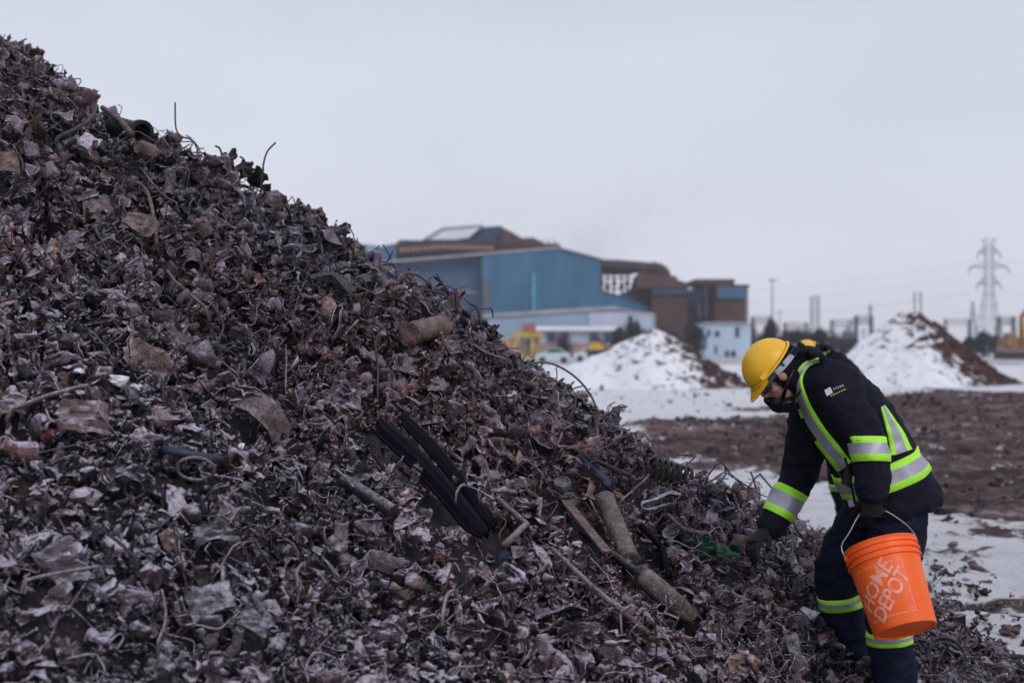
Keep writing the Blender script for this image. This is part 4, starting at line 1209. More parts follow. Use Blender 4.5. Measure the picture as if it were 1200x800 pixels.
# raised rear hall with rusty conveyor deck
YC = 285
t = root('mill_building', (px2x(560, YC), YC, 0), 'dark rusty raised deck with a tilted snowy roof rising behind the blue hall', 'building', 'steel mill buildings')
block('wall', [(464, 287), (655, 288), (655, None), (464, None)], YC, 40, B_DKBLUE, t)
block('deck', [(464, 288), (470, 282.5), (655, 287), (658, 296), (464, 300)], YC, 3, B_DARK, t, -3.4)
mb = MB(); edge(mb, [(469, 295.5), (520, 291.5), (578, 293)], YC - 4, .8, -.4, .5); mb.build('walkway', mat('tan_steel', (.36, .22, .15), .7), t)
mb = MB()
for k in range(26):
    x = 474 + k * 7.0; boxpx(mb, x, 281, x + 1.6, 297, YC - 4, .4, -.8)
mb.build('railing', B_RUST, t)
block('tower_wall', [(489, 285), (512, 270), (588, 264.5), (600, 283), (600, 290), (489, 290)], YC + 6, 18, B_DKBLUE, t)
q = MB(); edge(q, [(500, 282), (518, 269.5), (566, 266)], YC + 5, .5, -.6, 2); q.build('roof', B_TRIM, t)
block('snow_slab', [(503, 281), (520, 270.5), (563, 267), (549, 279), (534, 281)], YC + 5, 1.0, B_SNOW, t, -.9)
block('hopper', [(588, 287), (588, 266), (600, 272), (612, 279), (625, 278), (640, 286), (655, 291), (655, 300), (588, 300)], YC - 2, 14, mat('purple_rust', (.085, .05, .06), .85, var=.4, scale=.6), t)
block('side_wing', [(438, 290), (464, 285), (464, None), (438, None)], YC - 5, 25, B_BLUE2, t)
block('side_wing', [(414, 285), (440, 287), (440, None), (414, None)], YC + 30, 25, B_PALE, t)
# gas ducts and pipe bridge
YD = 262
t = root('duct_bridge', (px2x(740, YD), YD + 6, 0), 'dark pipe bridge with a curved gas duct between the blue hall and the rusty blocks', 'pipe bridge')
mb = MB(); boxpx(mb, 704, 305, 745, 319, YD, 5, 6); mb.build('gantry', B_DARK, t)
mb = MB()
mb.tube(smooth_path([P(704, 311, YD), P(730, 312, YD), P(758, 314.5, YD), P(770, 315, YD), P(778, 320, YD), P(781, 334, YD)], 20), 1.15, 12); mb.build('duct', B_DARK, t)
mb = MB()
for k, x in enumerate((707, 714, 722, 731, 738)):
    boxpx(mb, x, 318, x + 2, 346, YD, .6, 7)
    boxpx(mb, x - 1.5, 327 + (k % 2) * 3, x + 3.5, 333 + (k % 2) * 3, YD, 1.2, 6.8)
boxpx(mb, 704, 323, 745, 324.5, YD, .6, 7.2); boxpx(mb, 704, 336, 745, 337.5, YD, .6, 7.3)
mb.build('truss', B_DARK, t)
mb = MB()
for x in (709, 716, 724, 733, 742, 752, 772): boxpx(mb, x, 300 + (x % 3) * 2, x + .8, 308, YD, .3, 8)
mb.build('vent_pipe', B_DARK, t)
# rusty block 1
YE = 248
t = root('mill_building', (px2x(770, YE), YE, 0), 'left of two rusty brown and blue furnace blocks', 'building', 'steel mill buildings')
block('wall', [(764, 337), (806, 338), (806, None), (764, None)], YE, 18, B_RUST, t)
block('wall', [(732, 342), (764, 330), (764, None), (732, None)], YE + 4, 14, B_DARK, t)
mb = MB(); boxpx(mb, 764, 331, 806, 345, YE, .5, -.6); mb.build('blue_band', B_DKBLUE, t)
block('roof', [(748, 330), (752, 319), (793, 324), (793, 328), (806, 332), (806, 336), (748, 338)], YE, 16, B_RUSTB, t, -.9)
# rusty block 2
t = root('mill_building', (px2x(840, YE), YE, 0), 'right of two rusty brown and blue furnace blocks, above the white annex', 'building', 'steel mill buildings')
block('wall', [(837, 337), (874, 337), (874, None), (837, None)], YE - 2, 20, B_RUST, t)
block('wall', [(807, 343), (820, 335), (837, 336), (837, None), (807, None)], YE + 2, 15, B_DKBLUE, t)
mb = MB(); boxpx(mb, 838, 337, 873.5, 350, YE, .5, -2.7); mb.build('blue_band', B_BLUE2, t)
mb = MB(); boxpx(mb, 816, 326.5, 862, 333, YE, 14, 1); boxpx(mb, 826, 332, 838, 338, YE, 12, 1.5); mb.build('roof_box', B_RUSTB, t)
mb = MB(); boxpx(mb, 824, 338, 829, 372, YE, 1, -1); boxpx(mb, 816, 352, 822, 372, YE, 1, -.6); boxpx(mb, 874, 335, 875.5, 378, YE, .6, -1); mb.build('pipework', B_DARK, t)
mb = MB(); boxpx(mb, 836, 334, 876, 337.5, YE, 20, -2.3); mb.build('parapet', B_DARK, t)
# white annex
YF = 205
t = root('annex', (px2x(850, YF), YF, 0), 'small pale blue-white annex with little dark windows, left of the worker\'s hard hat', 'building', 'steel mill buildings')
block('wall', [(827, 379), (876, 378), (880, 384), (880, None), (827, None)], YF, 12, B_WHITE, t)
mb = MB(); boxpx(mb, 826, 377.3, 877, 379, YF, 13, -.4); mb.build('roof', B_TRIM, t)
for (a, b, c, d) in ((838, 388, 843, 394), (862, 383, 866, 395), (829, 386, 832, 394), (850, 411, 854, 418), (857, 411, 862, 418), (838, 405, 840, 414)):
    mb = MB(); boxpx(mb, a, b, c, d, YF, .2, -.2); mb.build('window', B_GLASS, t)
# pale low building in front of the hall
YG = 215
t = root('low_building', (px2x(660, YG), YG, 0), 'long low pale blue building with a white roof edge below the blue hall', 'building', 'steel mill buildings')
block('wall', [(572, 371), (722, 362.5), (768, 370), (768, None), (572, None)], YG, 22, B_PALE, t)
mb = MB(); edge(mb, [(566, 371.5), (722, 362)], YG, .45, -.5, 23); edge(mb, [(722, 362), (768, 370)], YG, .25, -.4, 23); mb.build('roof', B_TRIM, t)
mb = MB(); boxpx(mb, 690, 366, 764, 386, YG, .3, -.3); mb.build('pale_panel', B_PALE2, t)
mb = MB(); boxpx(mb, 736, 370, 741, 384, YG, .3, -.55); mb.build('door', B_DARK, t)
mb = MB(); boxpx(mb, 630, 388, 722, 404, YG, 6, -8); mb.build('front_wing', B_PALE2, t)
mb = MB(); boxpx(mb, 622, 383, 720, 388, YG, 8, -9); mb.build('wing_roof', B_SNOW, t)
for x in (640, 655, 688, 704): mb = MB(); boxpx(mb, x, 391, x + 9, 401, YG, .3, -8.4); mb.build('window', B_DKBLUE, t)
# boundary wall behind the yard
YW = 190
mb = MB(); boxpx(mb, 560, 402, 726, 413, YW, .4, 0)
for k in range(12): boxpx(mb, 562 + 14 * k, 401, 564 + 14 * k, 413.5, YW, .7, -.2)
o = mb.build('boundary_wall', mat('pinkish_wall', (.33, .22, .20), .85, var=.2, scale=.3), None, (px2x(640, YW), YW, 0)); set_props(o, 'long low pinkish boundary wall in front of the mill', 'wall')
mb = MB(); boxpx(mb, 940, 402, 990, 412, YW + 20, .4, 0); o = mb.build('boundary_wall', mat('tan_wall', (.36, .27, .24), .85, var=.2, scale=.3), None, (px2x(965, YW), YW + 20, 0)); set_props(o, 'short tan wall behind the second worker\'s hard hat', 'wall')
# yellow gantry machine
YH = 150
t = root('yellow_gantry', (px2x(618, YH), YH, 0), 'yellow loading gantry with a rusty box on top, at the edge of the heap', 'gantry')
mb = MB()
for x in (602, 611, 622, 629): boxpx(mb, x, 392, x + 3.4, 421, YH, .5, (x % 2) * 1.2)
boxpx(mb, 599, 389.5, 636, 395, YH, 2.0, -.2); boxpx(mb, 590, 397, 602, 403, YH, 1.2, .3); boxpx(mb, 602, 417, 636, 421, YH, 1.9, 0)
mb.build('frame', B_YEL, t)
mb = MB(); boxpx(mb, 612, 379, 628, 389.4, YH, 1.4, .1); mb.build('hopper', mat('rust_box', (.30, .13, .10), .8), t)
mb = MB(); boxpx(mb, 616.5, 397, 621.5, 417, YH, .5, .8); mb.build('door', mat('purple_panel', (.20, .17, .26), .6), t)

# ------------------------------------------------------------------ vehicles
def car(px0, px1, py_base, Y, m, label, cabin=.5, h=1.45):
    a = P(px0, py_base, Y); b = P(px1, py_base, Y); L = b.x - a.x; c = (a.x + b.x) / 2
    t = root('parked_car', (c, Y, 0), label, 'car', 'vehicles parked by the boundary wall')
    k = L / 4.4; prof = [(-2.2, .35), (-2.2, .75), (-2.05, .9), (-1.2, 1.0), (-.6, 1.42), (.9, 1.45), (1.6, 1.05), (2.15, .95), (2.2, .4)]
    mb = MB().prism([(c + x * k, z * h / 1.45) for x, z in prof], Y - .85, Y + .85); mb.build('body', m, t)
    mb = MB().prism([(c + x * k, z * h / 1.45) for x, z in [(-1.05, 1.0), (-.55, 1.36), (.85, 1.38), (1.35, 1.05)]], Y - .87, Y + .87); mb.build('window', B_GLASS, t)
    for x in (-1.4, 1.35):
        mb = MB().lathe([(0, -.1), (.32, -.1), (.32, .1), (0, .1)], (c + x * k, Y - .8, .32), (0, 1, 0), 14); mb.build('wheel', B_DARK, t)
    return t
car(628, 668, 425, 132, mat('pale_car_paint', (.50, .62, .66), .3, var=.05), 'pale silver blue car parked at the edge of the heap, by the yellow gantry')
car(672, 712, 421, 150, mat('white_car_paint', (.62, .66, .70), .3, var=.05), 'whitish car mostly hidden behind the lower snow heap')
# small yellow tracked loaders
t = root('yellow_loader', (px2x(697, 140), 140, 0), 'small yellow machine peeping over the lower snow heap', 'loader')
mb = MB(); boxpx(mb, 690, 403.5, 708, 410, 140, 1.5, 0); boxpx(mb, 694, 400.5, 703, 404, 140, 1.2, .1); mb.build('body', B_YEL, t)
mb = MB(); boxpx(mb, 689, 410, 709, 419, 140, 1.7, -.1); mb.build('undercarriage', B_DARK, t)
# excavator at the right edge
YX = 120
t = root('excavator', (px2x(1194, YX), YX, 0), 'orange-yellow tracked excavator cut off by the right edge', 'excavator')
mb = MB(); boxpx(mb, 1181, 395, 1212, 407, YX, 2.6, 0); mb.build('body', B_EXC, t)
mb = MB(); boxpx(mb, 1183, 390, 1192, 395.5, YX, 1.4, .1); boxpx(mb, 1180, 396, 1186, 405, YX, .5, -.3); mb.build('cab', mat('dull_brown_paint', (.22, .14, .08), .6), t)
mb = MB(); boxpx(mb, 1179, 405.5, 1215, 413, YX, 2.2, .2); mb.build('chassis', mat('dusty_pink_steel', (.28, .20, .18), .8), t)
mb = MB(); boxpx(mb, 1177, 412.5, 1220, 421, YX, 2.6, 0); mb.build('tracks', B_DARK, t)
mb = MB(); mb.tube([P(1198, 404, YX), P(1197, 372, YX), P(1212, 350, YX)], [.28, .22, .16], 8); mb.build('boom', B_EXC, t)

# ------------------------------------------------------------------ shrubs and trees
def crown(mb, c, rx, ry, rz, n, s):
    for _ in range(n):
        while True:
            q = rng.uniform(-1, 1, 3)
            if (q ** 2).sum() < 1: break
        k = 1 + .3 * math.sin(q[0] * 5 + c[0]) * math.cos(q[2] * 4 + c[1])
        p = Vector((c[0] + q[0] * rx * k, c[1] + q[1] * ry, c[2] + q[2] * rz * k))
        a = Vector(rng.normal(size=3)).normalized() * s; b = Vector(rng.normal(size=3)).normalized() * s
        mb.add([p - a, p + b, p + a, p - b], [(0, 1, 2, 3)])
F_DARK = mat('conifer_leaf', (.034, .034, .040), .8, var=.4, scale=1.2)
F_BARE = mat('bare_twig', (.085, .055, .070), .85, var=.3, scale=1.2)
F_BLUE = mat('bluish_leaf', (.035, .045, .070), .8, var=.3, scale=1.2)
def tree(px, py_top, w, Y, kind, label, cat='tree', group=None):
    x = px2x(px, Y); top = CZ - (py_top - HZ) / FPX * Y; W = w / FPX * Y / 2
    nm = {'dark': 'evergreen_tree', 'bare': 'bare_shrub', 'blue': 'evergreen_tree'}[kind]
    t = root(nm, (x, Y, 0), label, cat, group)
    m = {'dark': F_DARK, 'bare': F_BARE, 'blue': F_BLUE}[kind]
    mb = MB().tube([(x, Y, 0), (x + .05, Y, top * .5), (x, Y, top * .9)], [.16, .1, .03], 7)
    for k in range(9):
        a = rng.uniform(0, 6.28); h = rng.uniform(.25, .7) * top
        mb.tube([(x, Y, h), (x + math.cos(a) * W * .5, Y + math.sin(a) * W * .5, h + top * .12), (x + math.cos(a) * W * .85, Y + math.sin(a) * W * .8, h + top * .3)], [.06, .04, .015], 5)
    mb.build('trunk', B_DARK, t)
    mb = MB(); c = (x, Y, top * .55)
    if kind == 'bare':
        for k in range(170):
            a = rng.uniform(0, 6.28); e_ = rng.uniform(.1, 1.35); r_ = rng.uniform(.6, 1.0)
            p1 = Vector((x, Y, top * rng.uniform(.08, .35))); p2 = Vector((x + math.cos(a) * math.cos(e_) * W * r_, Y + math.sin(a) * W * .8 * math.cos(e_), top * (.32 + .68 * math.sin(e_) * r_)))
            mid = p1.lerp(p2, .5) + Vector(rng.normal(size=3)) * .15
            mb.tube([p1, mid, p2], [.04, .03, .012], 4, smooth=False)
    else:
        for k in range(7):
            a = rng.uniform(0, 6.28); q = rng.uniform(0, .6)
            cc = (x + math.cos(a) * W * q, Y + math.sin(a) * W * q, top * rng.uniform(.35, .8))
            crown(mb, cc, W * .48, W * .5, top * .24, 240, .14)
        crown(mb, (x, Y, top * .45), W * .9, W * .8, top * .42, 520, .16)
    mb.build('crown', m, t)
G = 'dark evergreens along the far edge of the yard'
for (px, py, w, Y, k, lb) in ((742, 374, 40, 175, 'dark', 'dark evergreen rising above the lower snow heap, in front of the pale low building'),
    (725, 384, 26, 172, 'dark', 'smaller dark evergreen left of the one above the lower snow heap'),
    (785, 384, 40, 185, 'dark', 'dark bush at the foot of the left rusty block'),
    (815, 378, 34, 188, 'dark', 'dark bush between the rusty block and the white annex'),
    (902, 377, 28, 180, 'dark', 'dark pointed evergreen just right of the white annex'),
    (934, 385, 38, 176, 'dark', 'broad dark bush above the second yellow hard hat'),
    (960, 384, 34, 178, 'dark', 'rounded dark bush between the second hard hat and the taller snow heap'),
    (1000, 396, 30, 190, 'blue', 'low bluish bush at the left foot of the taller snow heap'),
    (1152, 389, 30, 200, 'blue', 'bluish grey evergreen right of the taller snow heap under the pylon'),
    (1168, 391, 24, 205, 'blue', 'low bluish evergreen between the pylon and the excavator'),
    (1136, 394, 20, 205, 'blue', 'small bluish evergreen just behind the slope of the taller snow heap')):
    tree(px, py, w, Y, k, lb, 'tree', G)
for (px, py, w, Y, lb) in ((917, 384, 26, 182, 'bare thicket between the pointed evergreen and the broad dark bush'), (947, 382, 24, 184, 'bare thicket between the broad and the rounded dark bush'),
    (976, 388, 26, 186, 'bare thicket right of the rounded dark bush'), (988, 392, 22, 184, 'bare thicket touching the left foot of the taller snow heap'), (890, 386, 20, 190, 'bare thicket left of the pointed evergreen'), (1184, 392, 26, 205, 'bare thicket beside the excavator'), (768, 386, 22, 180, 'bare thicket behind the peak of the lower snow heap')):
    tree(px, py, w, Y, 'bare', lb, 'shrub', 'bare thickets along the far edge of the yard')
tree(660, 387, 34, 140, 'bare', 'bare purple-brown shrub in front of the pink wall', 'shrub')
tree(702, 391, 26, 150, 'bare', 'bare twiggy shrub right of the larger bare one', 'shrub')
tree(880, 372, 22, 215, 'bare', 'bare grey thicket behind the white annex', 'shrub')

# ------------------------------------------------------------------ pylons, masts and the substation
M_GALV = mat('galvanised_steel', (.12, .13, .17), .6, var=.15, scale=.5)
M_GALV2 = mat('dull_mast_steel', (.13, .13, .17), .7, var=.15, scale=.5)
def lattice(mb, x, Y, z0, z1, w0, w1, n, r=.12):
    """four-legged lattice column, X-braced"""
    def c(k, t):
        w = w0 + (w1 - w0) * t; sx, sy = ((-1, -1), (1, -1), (1, 1), (-1, 1))[k % 4]
        return Vector((x + sx * w, Y + sy * w, z0 + (z1 - z0) * t))
    for k in range(4): mb.tube([c(k, 0), c(k, 1)], r, 5, smooth=False)
    for i in range(n):
        t0, t1 = i / n, (i + 1) / n
        for k in range(4):
            mb.tube([c(k, t0), c(k + 1, t1)], r * .6, 4, smooth=False, cap=False); mb.tube([c(k + 1, t0), c(k, t1)], r * .6, 4, smooth=False, cap=False)
            mb.tube([c(k, t1), c(k + 1, t1)], r * .6, 4, smooth=False, cap=False)
YP = 380; xP = px2x(1159, YP); zP = lambda py: CZ - (py - HZ) / FPX * YP
t = root('power_pylon', (xP, YP, 0), 'tall lattice electricity pylon with three pairs of arms, at the far right', 'pylon')
mb = MB(); lattice(mb, xP, YP, 0, zP(345), 3.4, 1.15, 5, .075); lattice(mb, xP, YP, zP(345), zP(290), 1.15, .95, 5, .06); mb.build('tower', M_GALV, t)
mb = MB()
lattice(mb, xP, YP, zP(290), zP(280), .95, 1.5, 1, .06); mb.build('head', M_GALV, t)
for (py, half) in ((314, 22), (297, 12.5), (333, 13)):
    for s in (-1, 1):
        mb = MB(); tip = Vector((xP + s * half / FPX * YP, YP, zP(py - 1)))
        for dy in (-1, 1):
            mb.tube([(xP + s, YP + dy, zP(py)), tip], .12, 5, smooth=False); mb.tube([(xP + s, YP + dy, zP(py - 7)), tip], .09, 5, smooth=False)
        for k in (.33, .66): mb.tube([Vector((xP + s, YP, zP(py))).lerp(tip, k), Vector((xP + s, YP, zP(py - 7))).lerp(tip, k)], .08, 4)
        am = mb.build('arm', M_GALV, t)
        mb = MB().tube([tip, tip - Vector((-s * .3, 0, 1.6))], .16, 6); mb.build('insulator', M_GALV2, am)
# second small lattice mast
xm = px2x(1140, 300)
t = MB(); lattice(t, xm, 300, 0, CZ + (HZ - 353) / FPX * 300, 1.1, .08, 6, .05)
o = t.build('lattice_mast', M_GALV2, None, (xm, 300, 0)); set_props(o, 'slender pointed lattice mast just left of the tall pylon', 'mast')
xm = px2x(955, 300); t = MB(); lattice(t, xm, 300, 0, CZ + (HZ - 347) / FPX * 300, .75, .75, 9, .055)
o = t.build('lattice_mast', M_GALV, None, (xm, 300, 0)); set_props(o, 'pale square-topped lattice mast above the second hard hat', 'mast')
xm = px2x(1075.5, 320); t = MB()
for dx in (-.7, .7): t.tube([(xm + dx, 320, 0), (xm + dx, 320, CZ + (HZ - 342) / FPX * 320)], .17, 6)
for py in (345, 352): t.beam((xm - 1, 320, CZ + (HZ - py) / FPX * 320), (xm + 1, 320, CZ + (HZ - py) / FPX * 320), .12)
o = t.build('twin_pole', M_GALV2, None, (xm, 320, 0)); set_props(o, 'twin pole standing behind the peak of the taller snow heap', 'pole')
# floodlight mast
xm = px2x(905, 260); t = root('floodlight_mast', (xm, 260, 0), 'tall thin floodlight mast right of the white annex', 'light mast')
MB().tube([(xm, 260, 0), (xm, 260, CZ + (HZ - 329) / FPX * 260)], [.2, .09], 8).build('pole', M_GALV, t)
zt = CZ + (HZ - 329) / FPX * 260
mb = MB().beam((xm - .7, 260, zt), (xm + .7, 260, zt), .12); 
for dx in (-.6, -.2, .2, .6): mb.box((xm + dx, 259.8, zt + .12), (.25, .2, .2))
mb.build('lamp_head', M_GALV2, t)
for (px, py, Y, r_, lb) in ((913.5, 362, 250, .10, 'plain thin pole right of the floodlight mast'), (1020, 357, 230, .30, 'thick dark pole, tallest of the substation'),
                      (1003, 369, 235, .22, 'dark pole left of the tallest substation pole'), (996.5, 374, 240, .22, 'shorter dark pole at the left of the substation gantry'),
                      (1012, 384, 240, .16, 'shortest dark pole inside the substation')):
    xm = px2x(px, Y); zt = CZ + (HZ - py) / FPX * Y
    mb = MB().tube([(xm, Y, 0), (xm, Y, zt)], [r_, r_ * .6], 7); mb.beam((xm - .5, Y, zt - .6), (xm + .5, Y, zt - .6), .1)
    o = mb.build('utility_pole', M_GALV2 if r_ > .12 else M_GALV, None, (xm, Y, 0)); set_props(o, lb, 'pole', 'poles of the substation')
def gantry_frame(px0, px1, py, Y, label, lat=.25):
    x0, x1 = px2x(px0, Y), px2x(px1, Y); z = CZ + (HZ - py) / FPX * Y; mb = MB()
    for x in (x0, x1): lattice(mb, x, Y, 0, z, .35, .22, 5, .07)
    n = 8
    for dz in (0, -.6): mb.beam((x0, Y, z + dz), (x1, Y, z + dz), .12)
    for i in range(n):
        mb.beam((x0 + (x1 - x0) * i / n, Y, z), (x0 + (x1 - x0) * (i + 1) / n, Y, z - .6), .07)
    for i in range(1, 5):
        xx = x0 + (x1 - x0) * i / 5; mb.tube([(xx, Y, z - .6), (xx, Y, z - 1.5)], .12, 6)
    o = mb.build('substation_gantry', M_GALV2, None, ((x0 + x1) / 2, Y, 0)); set_props(o, label, 'gantry', 'substation gantries')
gantry_frame(975, 1003, 375, 245, 'gantry of the substation at its left end')
gantry_frame(1003, 1021, 370, 238, 'narrow gantry of the substation between the two dark poles')
gantry_frame(1170, 1188, 371, 230, 'grey portal gantry between the pylon and the excavator')
gantry_frame(882, 902, 371, 250, 'gantry over the thicket beside the white annex')
gantry_frame(920, 945, 378, 255, 'low gantry behind the dark bush above the second hard hat')
gantry_frame(1108, 1136, 374, 300, 'faint gantry behind the slope of the taller snow heap')
# transformers and other plant in the yard behind
for k, (a, b, c, d, Y) in enumerate(((978, 388, 990, 410, 230), (990, 382, 1000, 410, 232), (1026, 388, 1034, 405, 232), (945, 391, 955, 410, 240))):
    t = root('transformer', (px2x((a + c) / 2, Y), Y, 0), ('boxy grey transformer left of the dark substation poles', 'taller grey transformer under the substation gantry', 'grey transformer right of the tallest substation pole', 'small grey transformer under the pale lattice mast')[k], 'transformer', 'transformers in the substation')
    mb = MB(); boxpx(mb, a, b + 6, c, d, Y, 1.5); mb.build('tank', M_GALV2, t)
    for x in np.linspace(a + 2, c - 2, 3):
        mb = MB(); boxpx(mb, x - .7, b, x + .7, b + 6, Y, .2, .6); mb.build('bushing', M_GALV, t)
# overhead lines
for k, (py, dz) in enumerate(((315, 0), (298, 0), (334, 0))):
    for s in (-1, 1):
        half = (22, 12.5, 13)[k] * s
        p0 = Vector((xP + half / FPX * YP, YP, zP(py) - 1.6)); pts = []
        for i in range(13):
            u = i / 12; pts.append(p0 + Vector((-95 * u, 260 * u, -5 * 4 * u * (1 - u) + 3 * u)))
        mb = MB().tube(pts, .013, 4)
        p1 = [p0 + Vector((60 * i / 8, -60 * i / 8, -2 * 4 * i / 8 * (1 - i / 8))) for i in range(9)]
        mb.tube(p1, .013, 4)
        o = mb.build('power_line', M_GALV2, None, tuple(p0)); set_props(o, f"{'left' if s < 0 else 'right'} conductor from the {('widest', 'top', 'lowest')[k]} arms of the tall pylon", 'power line', 'power lines on the pylon')
# railing / fence line far off
for (x0, x1, Y, lb) in ((880, 990, 225, 'low grey fence behind the second worker'), (1135, 1200, 210, 'low grey fence under the pylon')):
    mb = MB()
    for x in np.arange(x0, x1, 3.2): boxpx(mb, x, 398, x + .5, 413, Y, .06)
    boxpx(mb, x0, 399, x1, 399.8, Y, .06, .08); boxpx(mb, x0, 407, x1, 407.6, Y, .06, .08)
    o = mb.build('fence', M_GALV2, None, (px2x((x0 + x1) / 2, Y), Y, 0)); set_props(o, lb, 'fence')

# ------------------------------------------------------------------ thin winter haze over the yard
hz_m = bpy.data.materials.new('thin_haze'); hz_m.use_nodes = True; nt = hz_m.node_tree; nt.nodes.remove(nt.nodes['Principled BSDF'])
pv = nt.nodes.new('ShaderNodeVolumePrincipled'); pv.inputs['Density'].default_value = 0.0003; pv.inputs['Color'].default_value = (1, 1, 1, 1); pv.inputs['Anisotropy'].default_value = 0.2
nt.links.new(pv.outputs[0], nt.nodes['Material Output'].inputs['Volume'])
mb = MB().box((0, 1700, 29), (5200, 3700, 62)); o = mb.build('haze', hz_m, None, (0, 1700, -2)); set_props(o, None, None, None, 'stuff')

# faint steam drifting up behind the hall
st_m = bpy.data.materials.new('steam'); st_m.use_nodes = True; nt = st_m.node_tree; nt.nodes.remove(nt.nodes['Principled BSDF'])
pv = nt.nodes.new('ShaderNodeVolumePrincipled'); pv.inputs['Color'].default_value = (1, 1, 1, 1)
tc = nt.nodes.new('ShaderNodeTexCoord'); n_ = nt.nodes.new('ShaderNodeTexNoise'); n_.inputs['Scale'].default_value = .09; n_.inputs['Detail'].default_value = 4
nt.links.new(tc.outputs['Object'], n_.inputs['Vector'])
mr = nt.nodes.new('ShaderNodeMapRange'); mr.inputs[1].default_value = .48; mr.inputs[2].default_value = .72; mr.inputs[4].default_value = .10
nt.links.new(n_.outputs['Fac'], mr.inputs[0]); nt.links.new(mr.outputs[0], pv.inputs['Density']); nt.links.new(pv.outputs[0], nt.nodes['Material Output'].inputs['Volume'])
bm = bmesh.new(); bmesh.ops.create_icosphere(bm, subdivisions=4, radius=1.0); cst = P(712, 262, 330)
for v in bm.verts:
    k = 1 + .35 * mnoise.noise(v.co * 2.1); v.co = Vector((v.co.x * 13 * k + v.co.z * 6, v.co.y * 7 * k, v.co.z * 13 * k))
me = bpy.data.meshes.new('steam_plume'); bm.to_mesh(me); bm.free(); me.materials.append(st_m)
o = bpy.data.objects.new('steam_plume', me); COL.objects.link(o); o.location = cst
set_props(o, 'faint pale steam plume drifting above the right end of the blue mill hall', 'steam', None, 'stuff')

# ------------------------------------------------------------------ the worker
PX0 = Vector((1.55, 6.3, 0.0))          # root on the ground below the hips
C_JACKET = mat('navy_canvas', (.0064, .0070, .0155), .8, var=.25, scale=9, bump=.35, bscale=60, spec=.14)
C_TROUSER = mat('navy_trouser', (.0060, .0085, .0240), .8, var=.25, scale=9, bump=.35, bscale=60, spec=.14)
C_LIME = mat('lime_tape', (.40, .86, .045), .55, var=.06, scale=30, bump=.08, bscale=120)
C_SILVER = mat('reflective_tape', (.36, .345, .42), .45, var=.10, scale=40, bump=.08, bscale=150, metal=.25)
C_SKIN = mat('skin', (.42, .20, .16), .5, var=.12, scale=30)
C_KNIT = mat('black_knit', (.008, .007, .011), .9, var=.3, scale=60, bump=.3, bscale=220, spec=.15)
C_GLOVE = mat('black_glove', (.007, .007, .010), .7, var=.35, scale=40, bump=.3, bscale=150, spec=.25)
C_BLACKP = mat('black_plastic', (.006, .006, .010), .35, var=.2, scale=20, spec=.3)
C_BLUEP = mat('blue_grey_plastic', (.028, .045, .070), .35, var=.2, scale=20, spec=.4)
C_GREYP = mat('light_grey_strap', (.36, .37, .42), .5, var=.15, scale=20)
C_BOOT = mat('boot_leather', (.020, .015, .014), .6, var=.4, scale=14, bump=.3)
C_HAT = mat('yellow_helmet', (.84, .44, .012), .36, var=.06, scale=7, col2=(.86, .49, .03), spec=.4)
def scuff(m, col, s, lo, hi, st=(1, 1, 1)):
    nt = m.node_tree; b = nt.nodes['Principled BSDF']; L = nt.links
    tc = nt.nodes.new('ShaderNodeTexCoord'); mp = nt.nodes.new('ShaderNodeMapping'); mp.inputs['Scale'].default_value = st
    n = nt.nodes.new('ShaderNodeTexNoise'); n.inputs['Scale'].default_value = s; n.inputs['Detail'].default_value = 7; n.inputs['Roughness'].default_value = .7
    L.new(tc.outputs['Object'], mp.inputs[0]); L.new(mp.outputs[0], n.inputs['Vector'])
    mr = nt.nodes.new('ShaderNodeMapRange'); mr.inputs[1].default_value = lo; mr.inputs[2].default_value = hi; mr.inputs[4].default_value = .8; L.new(n.outputs['Fac'], mr.inputs[0])
    mx = nt.nodes.new('ShaderNodeMix'); mx.data_type = 'RGBA'; old = b.inputs['Base Color'].links[0].from_socket
    L.new(mr.outputs[0], mx.inputs[0]); L.new(old, mx.inputs[6]); mx.inputs[7].default_value = (*col, 1); L.new(mx.outputs[2], b.inputs['Base Color'])
scuff(C_HAT, (.34, .18, .06), 22, .60, .70); scuff(C_HAT, (.62, .40, .12), 5, .55, .75)
scuff(C_JACKET, (.022, .020, .026), 7, .60, .78)
scuff(C_TROUSER, (.040, .034, .038), 6, .60, .74)

person = root('person', tuple(PX0), 'worker in navy hi-vis coat and yellow hard hat bending over scrap, bucket in hand', 'person', 'workers in the yard')

def catmull(keys, n):
    """keys: list of tuples of Vectors/floats; returns interpolated rows"""
    out = []; m = len(keys)
    for i in range(m - 1):
        k0, k1, k2, k3 = keys[max(i - 1, 0)], keys[i], keys[i + 1], keys[min(i + 2, m - 1)]
        for j in range(n):
            t = j / n
            out.append([.5 * ((2 * b) + (c - a) * t + (2 * a - 5 * b + 4 * c - d) * t * t + (3 * b - a - 3 * c + d) * t ** 3) for a, b, c, d in zip(k0, k1, k2, k3)])
    out.append(list(keys[-1])); return out

